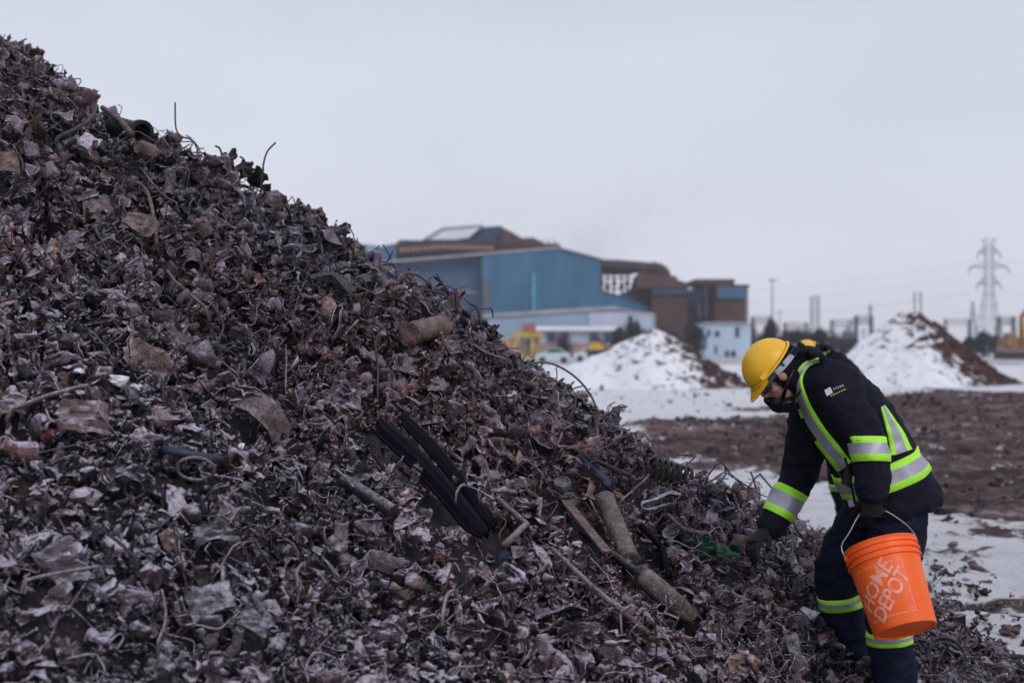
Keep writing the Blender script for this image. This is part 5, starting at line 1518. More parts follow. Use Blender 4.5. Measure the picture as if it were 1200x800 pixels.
def limb(mb, keys, lat=(0, 1, 0), n=6, sides=20, grow=0.0, power=2.0):
    """keys: (centre, half-thickness fore-aft, half-thickness lateral); closed lofted solid"""
    rows = catmull([(Vector(c), a, b) for c, a, b in keys], n); N = len(rows); V = []; lat = Vector(lat)
    for i, (c, a, b) in enumerate(rows):
        t = (rows[min(i + 1, N - 1)][0] - rows[max(i - 1, 0)][0]).normalized()
        y = (lat - t * lat.dot(t)).normalized(); x = y.cross(t)
        for k in range(sides):
            th = 2 * math.pi * k / sides; cs, sn = math.cos(th), math.sin(th)
            e_ = 2 / power
            V.append(c + x * ((a + grow) * abs(cs) ** e_ * (1 if cs > 0 else -1)) + y * ((b + grow) * abs(sn) ** e_ * (1 if sn > 0 else -1)))
    # rounded ends
    F = []
    for i in range(N - 1):
        for k in range(sides):
            l = (k + 1) % sides; F.append((i * sides + k, i * sides + l, (i + 1) * sides + l, (i + 1) * sides + k))
    F.append(tuple(range(sides))[::-1]); F.append(tuple((N - 1) * sides + k for k in range(sides)))
    mb.add(V, F, 0, True); return rows

def ell(mb, c, ax, ay, az, fx, fy, fz, seg_=20, rings=12):
    """ellipsoid with given half axes along frame vectors"""
    V = []; F = []; c = Vector(c)
    for i in range(rings + 1):
        ph = math.pi * i / rings
        for k in range(seg_):
            th = 2 * math.pi * k / seg_
            V.append(c + fx * (ax * math.sin(ph) * math.cos(th)) + fy * (ay * math.sin(ph) * math.sin(th)) + fz * (az * math.cos(ph)))
    for i in range(rings):
        for k in range(seg_):
            l = (k + 1) % seg_; F.append((i * seg_ + k, (i + 1) * seg_ + k, (i + 1) * seg_ + l, i * seg_ + l))
    mb.add(V, F, 0, True)

X3, Y3, Z3 = Vector((1, 0, 0)), Vector((0, 1, 0)), Vector((0, 0, 1))
# head frame
HU = Vector((-.80, -.05, .60)).normalized(); HS_ = Vector((0, 1, 0.06)); HS_ = (HS_ - HU * HS_.dot(HU)).normalized(); HF = HS_.cross(HU) * -1
if HF.z > 0: HF = -HF                      # face looks down and forward
HCn = P(908, 435, 6.28)
def H(f, s, u): return HCn + HF * f + HS_ * s + HU * u
# joints
LSh, LEl, LWr = P(984, 456, 6.12), P(1017, 520, 6.02), P(1022, 577, 5.98)
RSh, REl, RWr = P(958, 474, 6.50), P(932, 560, 6.50), P(896, 621, 6.40)
NeckB = P(946, 440, 6.30); Chest = P(985, 476, 6.31); Waist = P(1028, 535, 6.31); Pelv = P(1056, 578, 6.31)
LHip, LKn, LAn = P(1058, 602, 6.21), P(1040, 700, 6.12), P(1050, 822, 6.16)
RHip, RKn, RAn = P(1040, 602, 6.42), P(984, 662, 6.46), P(1008, 786, 6.52)

# --- hands: fingers as (root offset along palm, bends)
def hand(mb, wrist, d, palm, thumbside, curl, grow=0.0, spread=.06, tips=None):
    """d: direction of the hand, palm: normal out of the palm, thumbside: unit across"""
    d = d.normalized(); palm = (palm - d * palm.dot(d)).normalized(); ac = d.cross(palm)
    if ac.dot(thumbside) < 0: ac = -ac
    L = .095
    limb(mb, [(wrist - d * .03, .022, .030), (wrist, .022, .030), (wrist + d * .045, .019, .041), (wrist + d * L, .015, .042), (wrist + d * (L + .008), .010, .036)],
         lat=ac, n=3, sides=14, grow=grow)
    lens = [(.042, .026, .021), (.047, .030, .022), (.043, .028, .021), (.034, .021, .019)]
    for i, ln in enumerate(lens):
        off = (.031 - .0205 * i); base = wrist + d * (L - .006) + ac * off
        dd = (d + ac * (spread * (1.5 - i))).normalized(); p = base - dd * .02; pts = [p, base]; rad = [.0085, .0095]
        for s_, l_ in enumerate(ln):
            ang = curl[i] * (1.0, 1.15, .8)[s_]
            dd = (Matrix.Rotation(ang, 3, dd.cross(palm).normalized()) @ dd).normalized()
            p = pts[-1] + dd * l_; pts.append(p); rad.append((.0092, .0086, .0070)[s_])
        pts.append(pts[-1] + dd * .006); rad.append(.004)
        mb.tube(pts, [r_ + grow for r_ in rad], 9, ref=palm)
    # thumb leaves the side of the palm near its base
    base = wrist + d * .025 + ac * .026 + palm * .004; dd = (d * .62 + ac * .68 + palm * .38).normalized(); pts = [base - dd * .015, base]; rad = [.011, .0125]
    for s_, l_ in enumerate((.034, .030, .024)):
        if s_: dd = (dd + d * .35 + palm * .40 * curl[0] - ac * .30).normalized()
        pts.append(pts[-1] + dd * l_); rad.append((.0115, .0105, .0085)[s_])
    pts.append(pts[-1] + dd * .006); rad.append(.004)
    mb.tube(pts, [r_ + grow for r_ in rad], 9, ref=palm)

Ld = Vector((-.02, .0, -1)); Lpalm = Vector((.15, 1, 0)); Lth = Vector((-1, 0, 0))
Rd = (P(858, 664, 6.24) - RWr).normalized(); Rpalm = Vector((.45, .1, -1)); Rth = Vector((0, -1, .0))
def both_hands(mb, grow):
    hand(mb, LWr, Ld, Lpalm, Lth, (1.25, 1.3, 1.35, 1.4), grow, .0)
    hand(mb, RWr, Rd, Rpalm, Rth, (.35, .45, .5, .6), grow, .13)

# --- the body itself: one continuous surface, head to feet
mb = MB()
ell(mb, H(.0, 0, .015), .098, .077, .110, HF, HS_, HU)
ell(mb, H(.045, 0, -.060), .058, .058, .070, HF, HS_, HU)
ell(mb, H(.075, 0, -.105), .030, .034, .026, HF, HS_, HU)                      # chin
ell(mb, H(.100, 0, -.030), .024, .015, .030, (HF - HU * .35).normalized(), HS_, (HU + HF * .35).normalized(), 12, 8)   # nose
ell(mb, H(.088, 0, -.078), .016, .026, .010, HF, HS_, HU, 12, 8)               # lips
ell(mb, H(.080, 0, .028), .022, .055, .014, HF, HS_, HU, 12, 8)                # brow
for s in (-1, 1):
    ell(mb, H(.0, s * .080, -.015), .022, .010, .034, HF, HS_, HU, 12, 8)      # ears
    ell(mb, H(.055, s * .045, -.030), .030, .022, .028, HF, HS_, HU, 12, 8)    # cheeks
limb(mb, [(H(-.02, 0, -.02), .062, .060), (H(-.02, 0, -.10), .058, .060), (NeckB, .070, .072), (NeckB + (Chest - NeckB) * .3, .08, .10)])
limb(mb, [(NeckB + (Chest - NeckB) * .1, .08, .13), (Chest, .120, .165), (Waist, .115, .150), (P(1050, 578, 6.31), .11, .155), (P(1052, 600, 6.31), .09, .13)])
limb(mb, [(NeckB.lerp(LSh, .5), .06, .06), (LSh, .062, .058), (LSh.lerp(LEl, .5), .052, .05), (LEl, .042, .042), (LEl.lerp(LWr, .5), .040, .038), (LWr, .026, .030)])
limb(mb, [(NeckB.lerp(RSh, .5), .06, .06), (RSh, .062, .058), (RSh.lerp(REl, .5), .052, .05), (REl, .042, .042), (REl.lerp(RWr, .5), .040, .038), (RWr, .026, .030)])
both_hands(mb, 0.0)
for h_, k_, a_ in ((LHip, LKn, LAn), (RHip, RKn, RAn)):
    limb(mb, [(h_ + Vector((0, 0, .06)), .09, .085), (h_, .095, .088), (h_.lerp(k_, .55), .078, .075), (k_, .060, .058), (k_.lerp(a_, .35), .062, .055), (a_, .040, .038)])
    limb(mb, [(a_ + Vector((.05, 0, -.03)), .035, .035), (a_ + Vector((-.02, 0, -.045)), .04, .04), (a_ + Vector((-.13, 0, -.065)), .025, .045), (a_ + Vector((-.19, 0, -.07)), .015, .035)], lat=(0, 1, 0))
body = finish(mb, 'body', C_SKIN, person, .0055, 3)

# eyes and eyebrows (behind the glasses)
C_EYE = mat('eye_white', (.6, .58, .56), .2, var=.02); C_IRIS = mat('iris', (.03, .02, .015), .1, var=.1)
for s in (-1, 1):
    q = MB(); ell(q, H(.078, s * .032, .0), .013, .013, .012, HF, HS_, HU, 12, 8); e1 = q.build('eye', C_EYE, person)
    q = MB(); ell(q, H(.088, s * .032, -.002), .005, .006, .006, HF, HS_, HU, 10, 6); q.build('iris', C_IRIS, e1)

# gloves
def cuff(mb, w, d):
    d = d.normalized(); limb(mb, [(w - d * .07, .040, .042), (w - d * .03, .036, .038), (w + d * .01, .029, .035)], n=3, sides=14)
for w_, d_, fn in ((LWr, Ld, lambda m: hand(m, LWr, Ld, Lpalm, Lth, (1.25, 1.3, 1.35, 1.4), .0028, .0)), (RWr, Rd, lambda m: hand(m, RWr, Rd, Rpalm, Rth, (.30, .42, .50, .62), .0032, .13))):
    mb = MB(); fn(mb); cuff(mb, w_, d_); finish(mb, 'glove', C_GLOVE, person, .0042, 2, lambda c: .0012 * mnoise.noise(c * 60))

# --- coat
def wr(c, amp=.007):
    p = Vector(c)
    a = mnoise.noise(Vector((p.x * 9 + 3, p.y * 7, p.z * 15)))
    b = mnoise.noise(Vector((p.x * 22, p.y * 18 + 9, p.z * 30 + a * 2)))
    return amp * (1.0 - 2.2 * abs(a)) + amp * .45 * (1 - 2 * abs(b)) - amp * .35
TOR = [(P(940, 432, 6.30), .075, .095), (P(953, 446, 6.30), .105, .150), (P(978, 468, 6.31), .158, .205), (P(1003, 502, 6.31), .182, .215),
       (P(1024, 540, 6.31), .184, .208), (P(1040, 570, 6.31), .190, .222), (P(1051, 595, 6.31), .205, .232), (P(1053, 600, 6.31), .19, .215)]
tor = MB(); torrows = limb(tor, TOR, n=7, sides=32, power=2.25)
torso_bvh_src = tor
LSL = [(NeckB.lerp(LSh, .42), .085, .085), (P(978, 452, 6.16), .108, .088), (P(990, 474, 6.10), .098, .084), (P(1006, 500, 6.05), .086, .080), (P(1018, 524, 6.02), .078, .076),
       (P(1022, 550, 6.0), .073, .070), (P(1022, 574, 5.98), .068, .064), (P(1022, 577, 5.98), .060, .058)]
RSL = [(NeckB.lerp(RSh, .42), .085, .085), (P(956, 470, 6.46), .110, .090), (P(948, 505, 6.50), .100, .085), (P(941, 540, 6.51), .088, .080), (P(931, 566, 6.50), .078, .074),
       (P(916, 594, 6.46), .068, .066), (P(902, 618, 6.42), .058, .056), (P(900, 621, 6.42), .050, .048)]
cb = MB(); cb.v = list(tor.v); cb.f = [list(f) for f in tor.f]; cb.m = list(tor.m); cb.sm = list(tor.sm)
Lrows = limb(cb, LSL, n=6, sides=24); Rrows = limb(cb, RSL, n=6, sides=24)
# collar and folded hood behind the neck
limb(cb, [(P(930, 436, 6.30), .085, .090), (P(938, 434, 6.30), .098, .105), (P(952, 440, 6.30), .105, .125), (P(965, 452, 6.3), .10, .13)], n=4, sides=24)
limb(cb, [(P(926, 413, 6.24), .03, .06), (P(937, 415, 6.30), .035, .12), (P(950, 418, 6.30), .040, .15), (P(966, 427, 6.30), .03, .14), (P(978, 436, 6.30), .02, .10)], n=4, sides=20)
coat = finish(cb, 'coat', C_JACKET, person, .0085, 3, lambda c: wr(c, .0085))

# --- trousers
tb = MB()
limb(tb, [(P(1040, 560, 6.31), .14, .17), (P(1050, 578, 6.31), .145, .18), (P(1052, 600, 6.31), .130, .175), (P(1060, 622, 6.31), .07, .12)], n=5, sides=28)
limb(tb, [(P(1050, 590, 6.23), .132, .105), (P(1051, 612, 6.20), .128, .110), (P(1048, 650, 6.16), .116, .102), (P(1042, 698, 6.12), .100, .092), (P(1041, 740, 6.12), .090, .085), (P(1048, 790, 6.14), .092, .086), (P(1053, 826, 6.15), .095, .09), (P(1053, 829, 6.15), .08, .08)], n=6, sides=24)
limb(tb, [(P(1042, 585, 6.40), .140, .100), (P(1026, 606, 6.42), .142, .108), (P(1003, 634, 6.44), .130, .104), (P(984, 662, 6.46), .112, .098), (P(985, 700, 6.48), .098, .090), (P(997, 745, 6.50), .090, .086), (P(1008, 784, 6.52), .092, .088), (P(1009, 787, 6.52), .08, .08)], n=6, sides=24)
trous = finish(tb, 'trousers', C_TROUSER, person, .009, 3, lambda c: wr(c, .0085))
# boots
for a_ in (LAn, RAn):
    bb = MB(); limb(bb, [(a_ + Vector((.0, 0, .14)), .060, .055), (a_ + Vector((.0, 0, .02)), .060, .055), (a_ + Vector((.01, 0, -.05)), .075, .052)], n=4)
    limb(bb, [(a_ + Vector((.075, 0, -.055)), .036, .040), (a_ + Vector((.0, 0, -.048)), .048, .048), (a_ + Vector((-.11, 0, -.058)), .038, .055), (a_ + Vector((-.19, 0, -.068)), .027, .048), (a_ + Vector((-.215, 0, -.072)), .012, .025)], n=4)
    b_ = finish(bb, 'boot', C_BOOT, person, .008, 3)
    sb = MB(); limb(sb, [(a_ + Vector((.085, 0, -.095)), .012, .040), (a_ + Vector((0, 0, -.095)), .012, .045), (a_ + Vector((-.12, 0, -.095)), .012, .055), (a_ + Vector((-.21, 0, -.092)), .012, .035)], n=3, power=3)
    sb.build('sole', C_BLACKP, b_)

# --- reflective tape
def bvh_of(o):
    me = o.data; off = Vector(ROOTLOC[o.name])
    return BVHTree.FromPolygons([v.co + off for v in me.vertices], [list(p.vertices) for p in me.polygons])
CB = bvh_of(coat); TB = bvh_of(trous)
def tape_parts(mb, name):
    """each unbroken length of tape is its own part"""
    par = list(range(len(mb.v)))
    def fd(i):
        while par[i] != i: par[i] = par[par[i]]; i = par[i]
        return i
    for f in mb.f:
        for i in f[1:]: par[fd(i)] = fd(f[0])
    gr_ = defaultdict(list)
    for k, f in enumerate(mb.f): gr_[fd(f[0])].append(k)
    for fs in gr_.values():
        if len(fs) < 24: continue
        used = sorted({i for k in fs for i in mb.f[k]}); mp_ = {a: b for b, a in enumerate(used)}
        q = MB(); q.v = [mb.v[i] for i in used]; q.f = [[mp_[i] for i in mb.f[k]] for k in fs]; q.m = [mb.m[k] for k in fs]; q.sm = [True] * len(fs)
        q.build(name, [C_LIME, C_SILVER], person)
def ring_tape(bvh, rows, w0, w1, name='reflective_tape', lat=(0, 1, 0), off=.004, rmax=.32, arc=None, cols=(.26, .74), narrow=False):
    """lime-silver-lime band round a tube of cloth between centres w0 and w1 (fractions of axis given as two points)"""
    A, B = w0, w1; t = (B - A).normalized(); y = (Vector(lat) - t * Vector(lat).dot(t)).normalized(); x = y.cross(t)
    N = 64; cuts = [0, .02, cols[0] - .01, cols[0], .5, cols[1], cols[1] + .01, .98, 1]; V = []; ok = []
    mi_of = lambda u: 0 if (u < cols[0] - 1e-6 or u > cols[1] + 1e-6) else 1
    for u in cuts:
        c = A.lerp(B, u)
        for k in range(N):
            th = 2 * math.pi * k / N; d = x * math.cos(th) + y * math.sin(th)
            hit_ = bvh.ray_cast(c, d, rmax)
            # outermost surface reached from the axis
            if hit_[0] is None: V.append(c + d * .1); ok.append(False); continue
            e_ = off * (0.3 if u in (0, 1) else 1)
            V.append(hit_[0] + d * e_); ok.append(True)
    mb = MB(); mb.v = [tuple(v) for v in V]
    for i in range(len(cuts) - 1):
        um = (cuts[i] + cuts[i + 1]) / 2
        for k in range(N):
            l = (k + 1) % N; q = [i * N + k, i * N + l, (i + 1) * N + l, (i + 1) * N + k]
            if not all(ok[z] for z in q): continue
            ps = [Vector(V[z]) for z in q]
            if max((ps[0] - ps[1]).length, (ps[2] - ps[3]).length) > .07: continue
            mb.f.append(q); mb.m.append(mi_of(um)); mb.sm.append(True)
    return tape_parts(mb, name)
# sleeves, legs
ring_tape(CB, None, P(1020.5, 512, 6.02), P(1021.5, 541, 6.005), rmax=.105, cols=(.27, .70))
ring_tape(CB, None, P(926, 572, 6.49), P(910, 604, 6.475), rmax=.105, cols=(.25, .75))
ring_tape(TB, None, P(984, 694, 6.475), P(986.5, 709, 6.485), rmax=.16, cols=(.33, .66))
ring_tape(TB, None, P(1041, 738, 6.12), P(1042, 753, 6.122), rmax=.16, cols=(.33, .66))
# waist band: from the torso shape alone, so that it runs on under the arm
TM = BVHTree.FromPolygons([Vector(v) for v in tor.v], tor.f)
def both_cast(c, d, r):
    a_ = TM.ray_cast(c, d, r)
    b_ = CB.ray_cast(c, d, r)
    if a_[0] is None: return b_
    if b_[0] is None: return a_
    la = (a_[0] - c).length; lb = (b_[0] - c).length
    return b_ if abs(lb - la) < .03 else (a_ if la < lb else a_)
class Both:
    def ray_cast(s, c, d, r): return both_cast(c, d, r)
ring_tape(Both(), None, P(1022, 541, 6.31), P(1033, 569, 6.31), rmax=.40, cols=(.25, .72), off=.009)

def ribbon(pts, w, bvh_list, name='reflective_tape', dirn=None, cols=((0, .24, 0), (.24, .74, 1), (.74, 1, 0)), off=.006, wv=None):
    """tape laid over the cloth along a drawn path; the path is a list of picture points dropped onto the coat"""
    q = []
    m = len(pts); path = []
    for i in range(m - 1):
        p0, p1, p2, p3 = pts[max(i - 1, 0)], pts[i], pts[i + 1], pts[min(i + 2, m - 1)]
        for j in range(8):
            t = j / 8; path.append(tuple(.5 * ((2 * b) + (c - a) * t + (2 * a - 5 * b + 4 * c - d) * t * t + (3 * b - a - 3 * c + d) * t ** 3) for a, b, c, d in zip(p0, p1, p2, p3)))
    path.append(pts[-1])
    us = [0, .03, .23, .25, .40, .6, .73, .75, .97, 1]; rowsV = []; N = len(path)
    for i, (a, b) in enumerate(path):
        a0, b0 = path[max(i - 1, 0)]; a1, b1 = path[min(i + 1, N - 1)]
        l = math.hypot(a1 - a0, b1 - b0); nx_, ny_ = -(b1 - b0) / l, (a1 - a0) / l
        ww = w if wv is None else w * np.interp(i / (N - 1), np.linspace(0, 1, len(wv)), wv)
        row = []
        for u in us:
            px, py = a + nx_ * ww * (u - .5), b + ny_ * ww * (u - .5)
            o_ = Vector((0, 0, CZ)); d_ = (P(px, py, 6.3) - o_).normalized()
            best = None
            for bv in bvh_list:
                h = bv.ray_cast(o_, d_, 20)
                if h[0] is not None and (best is None or (h[0] - o_).length < (best[0] - o_).length): best = h
            if best is None: row.append(None); continue
            nrm = best[1]; nrm = nrm if nrm.dot(d_) < 0 else -nrm
            row.append(best[0] + nrm * (off * (.3 if u in (0, 1) else 1)))
        rowsV.append(row)
    mb = MB(); idx_ = {}
    for i, row in enumerate(rowsV):
        for j, v in enumerate(row):
            if v is not None: idx_[(i, j)] = len(mb.v); mb.v.append(tuple(v))
    for i in range(N - 1):
        for j in range(len(us) - 1):
            k = [(i, j), (i, j + 1), (i + 1, j + 1), (i + 1, j)]
            if not all(z in idx_ for z in k): continue
            P4 = [Vector(mb.v[idx_[z]]) for z in k]
            if max((P4[a_] - P4[(a_ + 1) % 4]).length for a_ in range(4)) > .09: continue
            um = (us[j] + us[j + 1]) / 2
            mb.f.append([idx_[z] for z in k]); mb.m.append(1 if .24 < um < .74 else 0); mb.sm.append(True)
    return tape_parts(mb, name)
ribbon([(960, 421), (946, 427), (938, 437), (936, 452), (944, 480), (958, 505), (978, 531), (990, 547)], 20, [CB], wv=[.25, .42, .5, .9, 1, 1])
ribbon([(1034, 476), (1042, 493), (1050, 511), (1056, 530)], 22, [CB], wv=[.2, .55, .9, 1.2])

# clip-on gas monitor and its strap on the chest
c = P(993, 559, 6.06)
g = MB().box(c, (.035, .03, .065), Matrix.Rotation(.25, 3, 'Y')).box(c + Vector((-.006, -.018, .012)), (.022, .008, .02), Matrix.Rotation(.25, 3, 'Y')).build('gas_monitor', C_BLACKP, person)
mb = MB(); mb.tube(smooth_path([P(990, 536, 6.07), P(994, 550, 6.05), P(998, 570, 6.05), P(1002, 590, 6.05)], 12), .006, 6); mb.tube(smooth_path([P(982, 552, 6.08), P(990, 566, 6.04), P(1000, 572, 6.04)], 10), .004, 6); mb.build('lanyard', C_BLACKP, person)
mb = MB().box(P(1001, 588, 6.06), (.05, .02, .028), Matrix.Rotation(-.3, 3, 'Y')); mb.build('buckle', C_GREYP, person)

# sleeve badge: small white flag, a strip of tiny white writing and a yellow line under it
def on_coat(px, py, off=.003):
    o_ = Vector((0, 0, CZ)); d_ = (P(px, py, 6.3) - o_).normalized(); h = CB.ray_cast(o_, d_, 20)
    return h[0] - d_ * off, h[1]
M_W = mat('badge_white', (.72, .72, .75), .6, var=.05); M_Y = mat('badge_yellow', (.62, .36, .05), .6, var=.05); M_B2 = mat('badge_pale_blue', (.22, .24, .36), .6, var=.05)
def patch(pix, m, name, nu=6):
    (a, b, c_, d_) = pix; mb = MB(); V = []
    for i in range(nu):
        for j in range(4):
            u, v = i / (nu - 1), j / 3
            x = (1 - v) * ((1 - u) * a[0] + u * b[0]) + v * ((1 - u) * d_[0] + u * c_[0]); y = (1 - v) * ((1 - u) * a[1] + u * b[1]) + v * ((1 - u) * d_[1] + u * c_[1])
            V.append(on_coat(x, y)[0])
    mb.add(V, [tuple(q)[::-1] for q in grid_faces(nu, 4)], 0, True); return mb.build(name, m, person)
badge = patch([(966, 457), (973, 453), (976, 460), (969, 464)], M_W, 'badge')
for k in range(5):
    x = 976 + k * 2.6; y = 454.5 - k * .95
    patch([(x, y), (x + 1.7, y - .6), (x + 2.4, y + 1.9), (x + .8, y + 2.6)], M_B2, 'badge_lettering', 2)
for k in range(6):
    x = 973 + k * 3.1; y = 463.2 - k * 1.45
    patch([(x, y), (x + 2.0, y - .9), (x + 2.5, y + .3), (x + .5, y + 1.2)], M_Y, 'badge_lettering', 2)

# --- head gear
mb = MB()
ell(mb, H(-.006, 0, .010), .108, .090, .114, HF, HS_, HU, 28, 18)
ell(mb, H(-.03, 0, -.06), .082, .086, .10, HF, HS_, HU, 24, 14)
limb(mb, [(H(-.04, 0, -.05), .085, .080), (H(-.045, 0, -.12), .082, .085), (P(940, 434, 6.3), .09, .09)], n=4, sides=20)
bal = finish(mb, 'knit_hood', C_KNIT, person, .006, 2, lambda c: .002 * mnoise.noise(c * 30))
# cut the face opening
bmh = bmesh.new(); bmh.from_mesh(bal.data); off = Vector(ROOTLOC[bal.name]); kill = []
for v in bmh.verts:
    p = v.co + off - HCn; f_, s_, u_ = p.dot(HF), p.dot(HS_), p.dot(HU)
    if f_ > .044 and u_ < .030 and u_ > -.16 and not (f_ < .03 and u_ < -.10): kill.append(v)
bmesh.ops.delete(bmh, geom=kill, context='VERTS'); bmh.to_mesh(bal.data); bmh.free()
# helmet shell
def hat(parent):
    rim_u = .032; NT, NR = 44, 12; V = []; F = []
    ax_f, ax_s, ax_u = .124, .107, .119
    def pt(ph, th, k=1.0):
        f_ = math.cos(th) * math.sin(ph); s_ = math.sin(th) * math.sin(ph); u_ = math.cos(ph)
        rid = 1 + .028 * math.exp(-((s_) / .16) ** 2) * (1 if u_ > .15 else u_ / .15)
        return H(-.004 + f_ * ax_f * k * rid, s_ * ax_s * k, rim_u + u_ * ax_u * k * rid)
    for sh, k in ((0, 1.0), (1, .965)):
        for i in range(NR + 1):
            for j in range(NT): V.append(pt(math.pi / 2 * i / NR + .0001, 2 * math.pi * j / NT, k))
    n1 = (NR + 1) * NT
    for i in range(NR):
        for j in range(NT):
            l = (j + 1) % NT; q = (i * NT + j, (i + 1) * NT + j, (i + 1) * NT + l, i * NT + l)
            F.append(q); F.append(tuple(z + n1 for z in q[::-1]))
    for j in range(NT):
        l = (j + 1) % NT; F.append((NR * NT + j, NR * NT + j + n1, NR * NT + l + n1, NR * NT + l))
    shell = MB().add(V, F, 0, True).build('hard_hat', C_HAT, parent)
    # gutter rim all round and the peak at the front
    mb = MB(); pts = [H(-.004 + math.cos(a) * .132, math.sin(a) * .114, rim_u + .002) for a in [2 * math.pi * j / 40 for j in range(40)]]
    mb.tube(pts, .0055, 7, closed=True, cap=False); mb.build('rim', C_HAT, shell)
    NA, NB = 22, 6; Vt = []
    for sgn in (0, 1):
        for i in range(NA):
            a = -1.12 + 2.24 * i / (NA - 1); ext = .050 * max(0, math.cos(a * 1.35)) ** .6
            for j in range(NB):
                e_ = ext * j / (NB - 1)
                Vt.append(H(-.004 + math.cos(a) * (.126 + e_), math.sin(a) * (.108 + e_ * .35), rim_u + .004 - .012 * (j / (NB - 1)) - .42 * e_ - sgn * .004))
    Fq = [tuple(q) for q in grid_faces(NA, NB)]; b = NA * NB
    F = Fq + [tuple(z + b for z in q[::-1]) for q in Fq]
    for i in range(NA - 1): F.append((i * NB + NB - 1, (i + 1) * NB + NB - 1, (i + 1) * NB + NB - 1 + b, i * NB + NB - 1 + b))
    MB().add(Vt, F, 0, True).build('peak', C_HAT, shell)
    # slot lug on the side
    for s in (-1, 1):
        mb = MB(); mb.box(H(.050, s * .102, rim_u + .016), (.035, .010, .022), Matrix((HF, HS_, HU)).transposed()); mb.build('accessory_lug', C_HAT, shell)
    # harness: pale sweat band and dark ratchet at the nape
    mb = MB(); pts = [H(-.02 + math.cos(a) * .112, math.sin(a) * .098, rim_u - .014 - .022 * (1 - math.cos(a)) * .5) for a in [math.pi * .42 + (2 * math.pi - math.pi * .84) * j / 30 for j in range(31)]]
    for a_, b_ in zip(pts[:-1], pts[1:]): mb.beam(a_, b_, .026, .005, up=tuple((a_ - H(-.02, 0, 0)).normalized()))
    mb.build('suspension_strap', C_GREYP, shell)
    mb = MB(); mb.box(H(-.142, 0, rim_u - .050), (.030, .075, .04), Matrix((HF, HS_, HU)).transposed()); mb.lathe([(0, 0), (.022, 0), (.024, .012), (.018, .022), (0, .022)], H(-.150, 0, rim_u - .050), -HF, 14)
    mb.box(H(-.115, -.065, rim_u - .034), (.045, .014, .03), Matrix((HF, HS_, HU)).transposed()); mb.tube([H(-.09, -.095, rim_u - .01), H(-.13, -.07, rim_u - .03), H(-.15, -.03, rim_u - .04)], .006, 6)
    mb.build('ratchet', C_BLACKP, shell)
    return shell
HAT = hat(person)
# safety glasses: wrap lens and wide temple arms
mb = MB(); pts = []
for i in range(15):
    a = -1.15 + 2.3 * i / 14; pts.append(H(.035 + .075 * math.cos(a), .078 * math.sin(a), .004))
V = [];
for p_ in pts: V += [p_ + HU * .022 + HF * .002, p_ - HU * .026]
mb.add(V, [(2 * i, 2 * i + 1, 2 * i + 3, 2 * i + 2) for i in range(14)], 0, True); V2 = [v + (v - H(.03, 0, 0)).normalized() * .002 for v in V]; mb.add(V2, [(2 * i + 2, 2 * i + 3, 2 * i + 1, 2 * i) for i in range(14)], 0, True)
gls = mb.build('safety_glasses', mat('smoked_lens', (.05, .07, .09), .12, var=.05, spec=.6), person)
for s in (-1, 1):
    mb = MB().beam(H(.075, s * .086, .010), H(-.045, s * .098, .012), .006, .020, up=tuple(HU)); mb.build('temple', C_BLUEP, gls)
    mb = MB().beam(H(.105, s * .058, .004), H(.060, s * .090, .006), .005, .030, up=tuple(HU)); mb.build('frame_side', C_BLUEP, gls)
# half-mask respirator over the lower face, cartridges each side, straps
mb = MB(); ell(mb, H(.100, 0, -.098), .046, .045, .050, HF, HS_, HU, 18, 12); ell(mb, H(.085, 0, -.12), .05, .056, .035, HF, HS_, HU, 18, 12); ell(mb, H(.122, 0, -.060), .018, .018, .028, HF, HS_, HU, 14, 10)
rs = finish(mb, 'respirator', C_BLACKP, person, .005, 2)
for s in (-1, 1):
    d = (HS_ * s + HF * .5 - HU * .5).normalized()
    mb = MB().lathe([(0, 0), (.030, 0), (.034, .006), (.034, .020), (.030, .026), (.012, .028), (0, .026)], H(.085, s * .048, -.118), d, 20, ref=HF); mb.build('filter', C_BLACKP, rs)
    mb = MB(); mb.tube([H(.08, s * .055, -.09), H(.02, s * .088, -.06), H(-.05, s * .088, -.045)], .005, 6, flat=2.0); mb.tube([H(.07, s * .058, -.125), H(.0, s * .082, -.125), H(-.06, s * .078, -.12)], .005, 6, flat=2.0); mb.build('strap', C_BLACKP, rs)

# ------------------------------------------------------------------ second worker behind, same gear and stance
def copy_tree(o, parent=None):
    c = o.copy(); COL.objects.link(c)
    if parent is not None: c.parent = parent
    for ch in [q for q in bpy.data.objects if q.parent is o]: copy_tree(ch, c)
    return c
p2_ = copy_tree(person)
p2_.scale = (.87, .95, 1.0)                                  # a slimmer person
p2_.location = Vector((HCn.x + (PX0.x - HCn.x) * .87 + 1.235, PX0.y + 5.2, .016))
p2_['label'] = 'second worker almost hidden behind the first, only a yellow hard hat showing over his back'

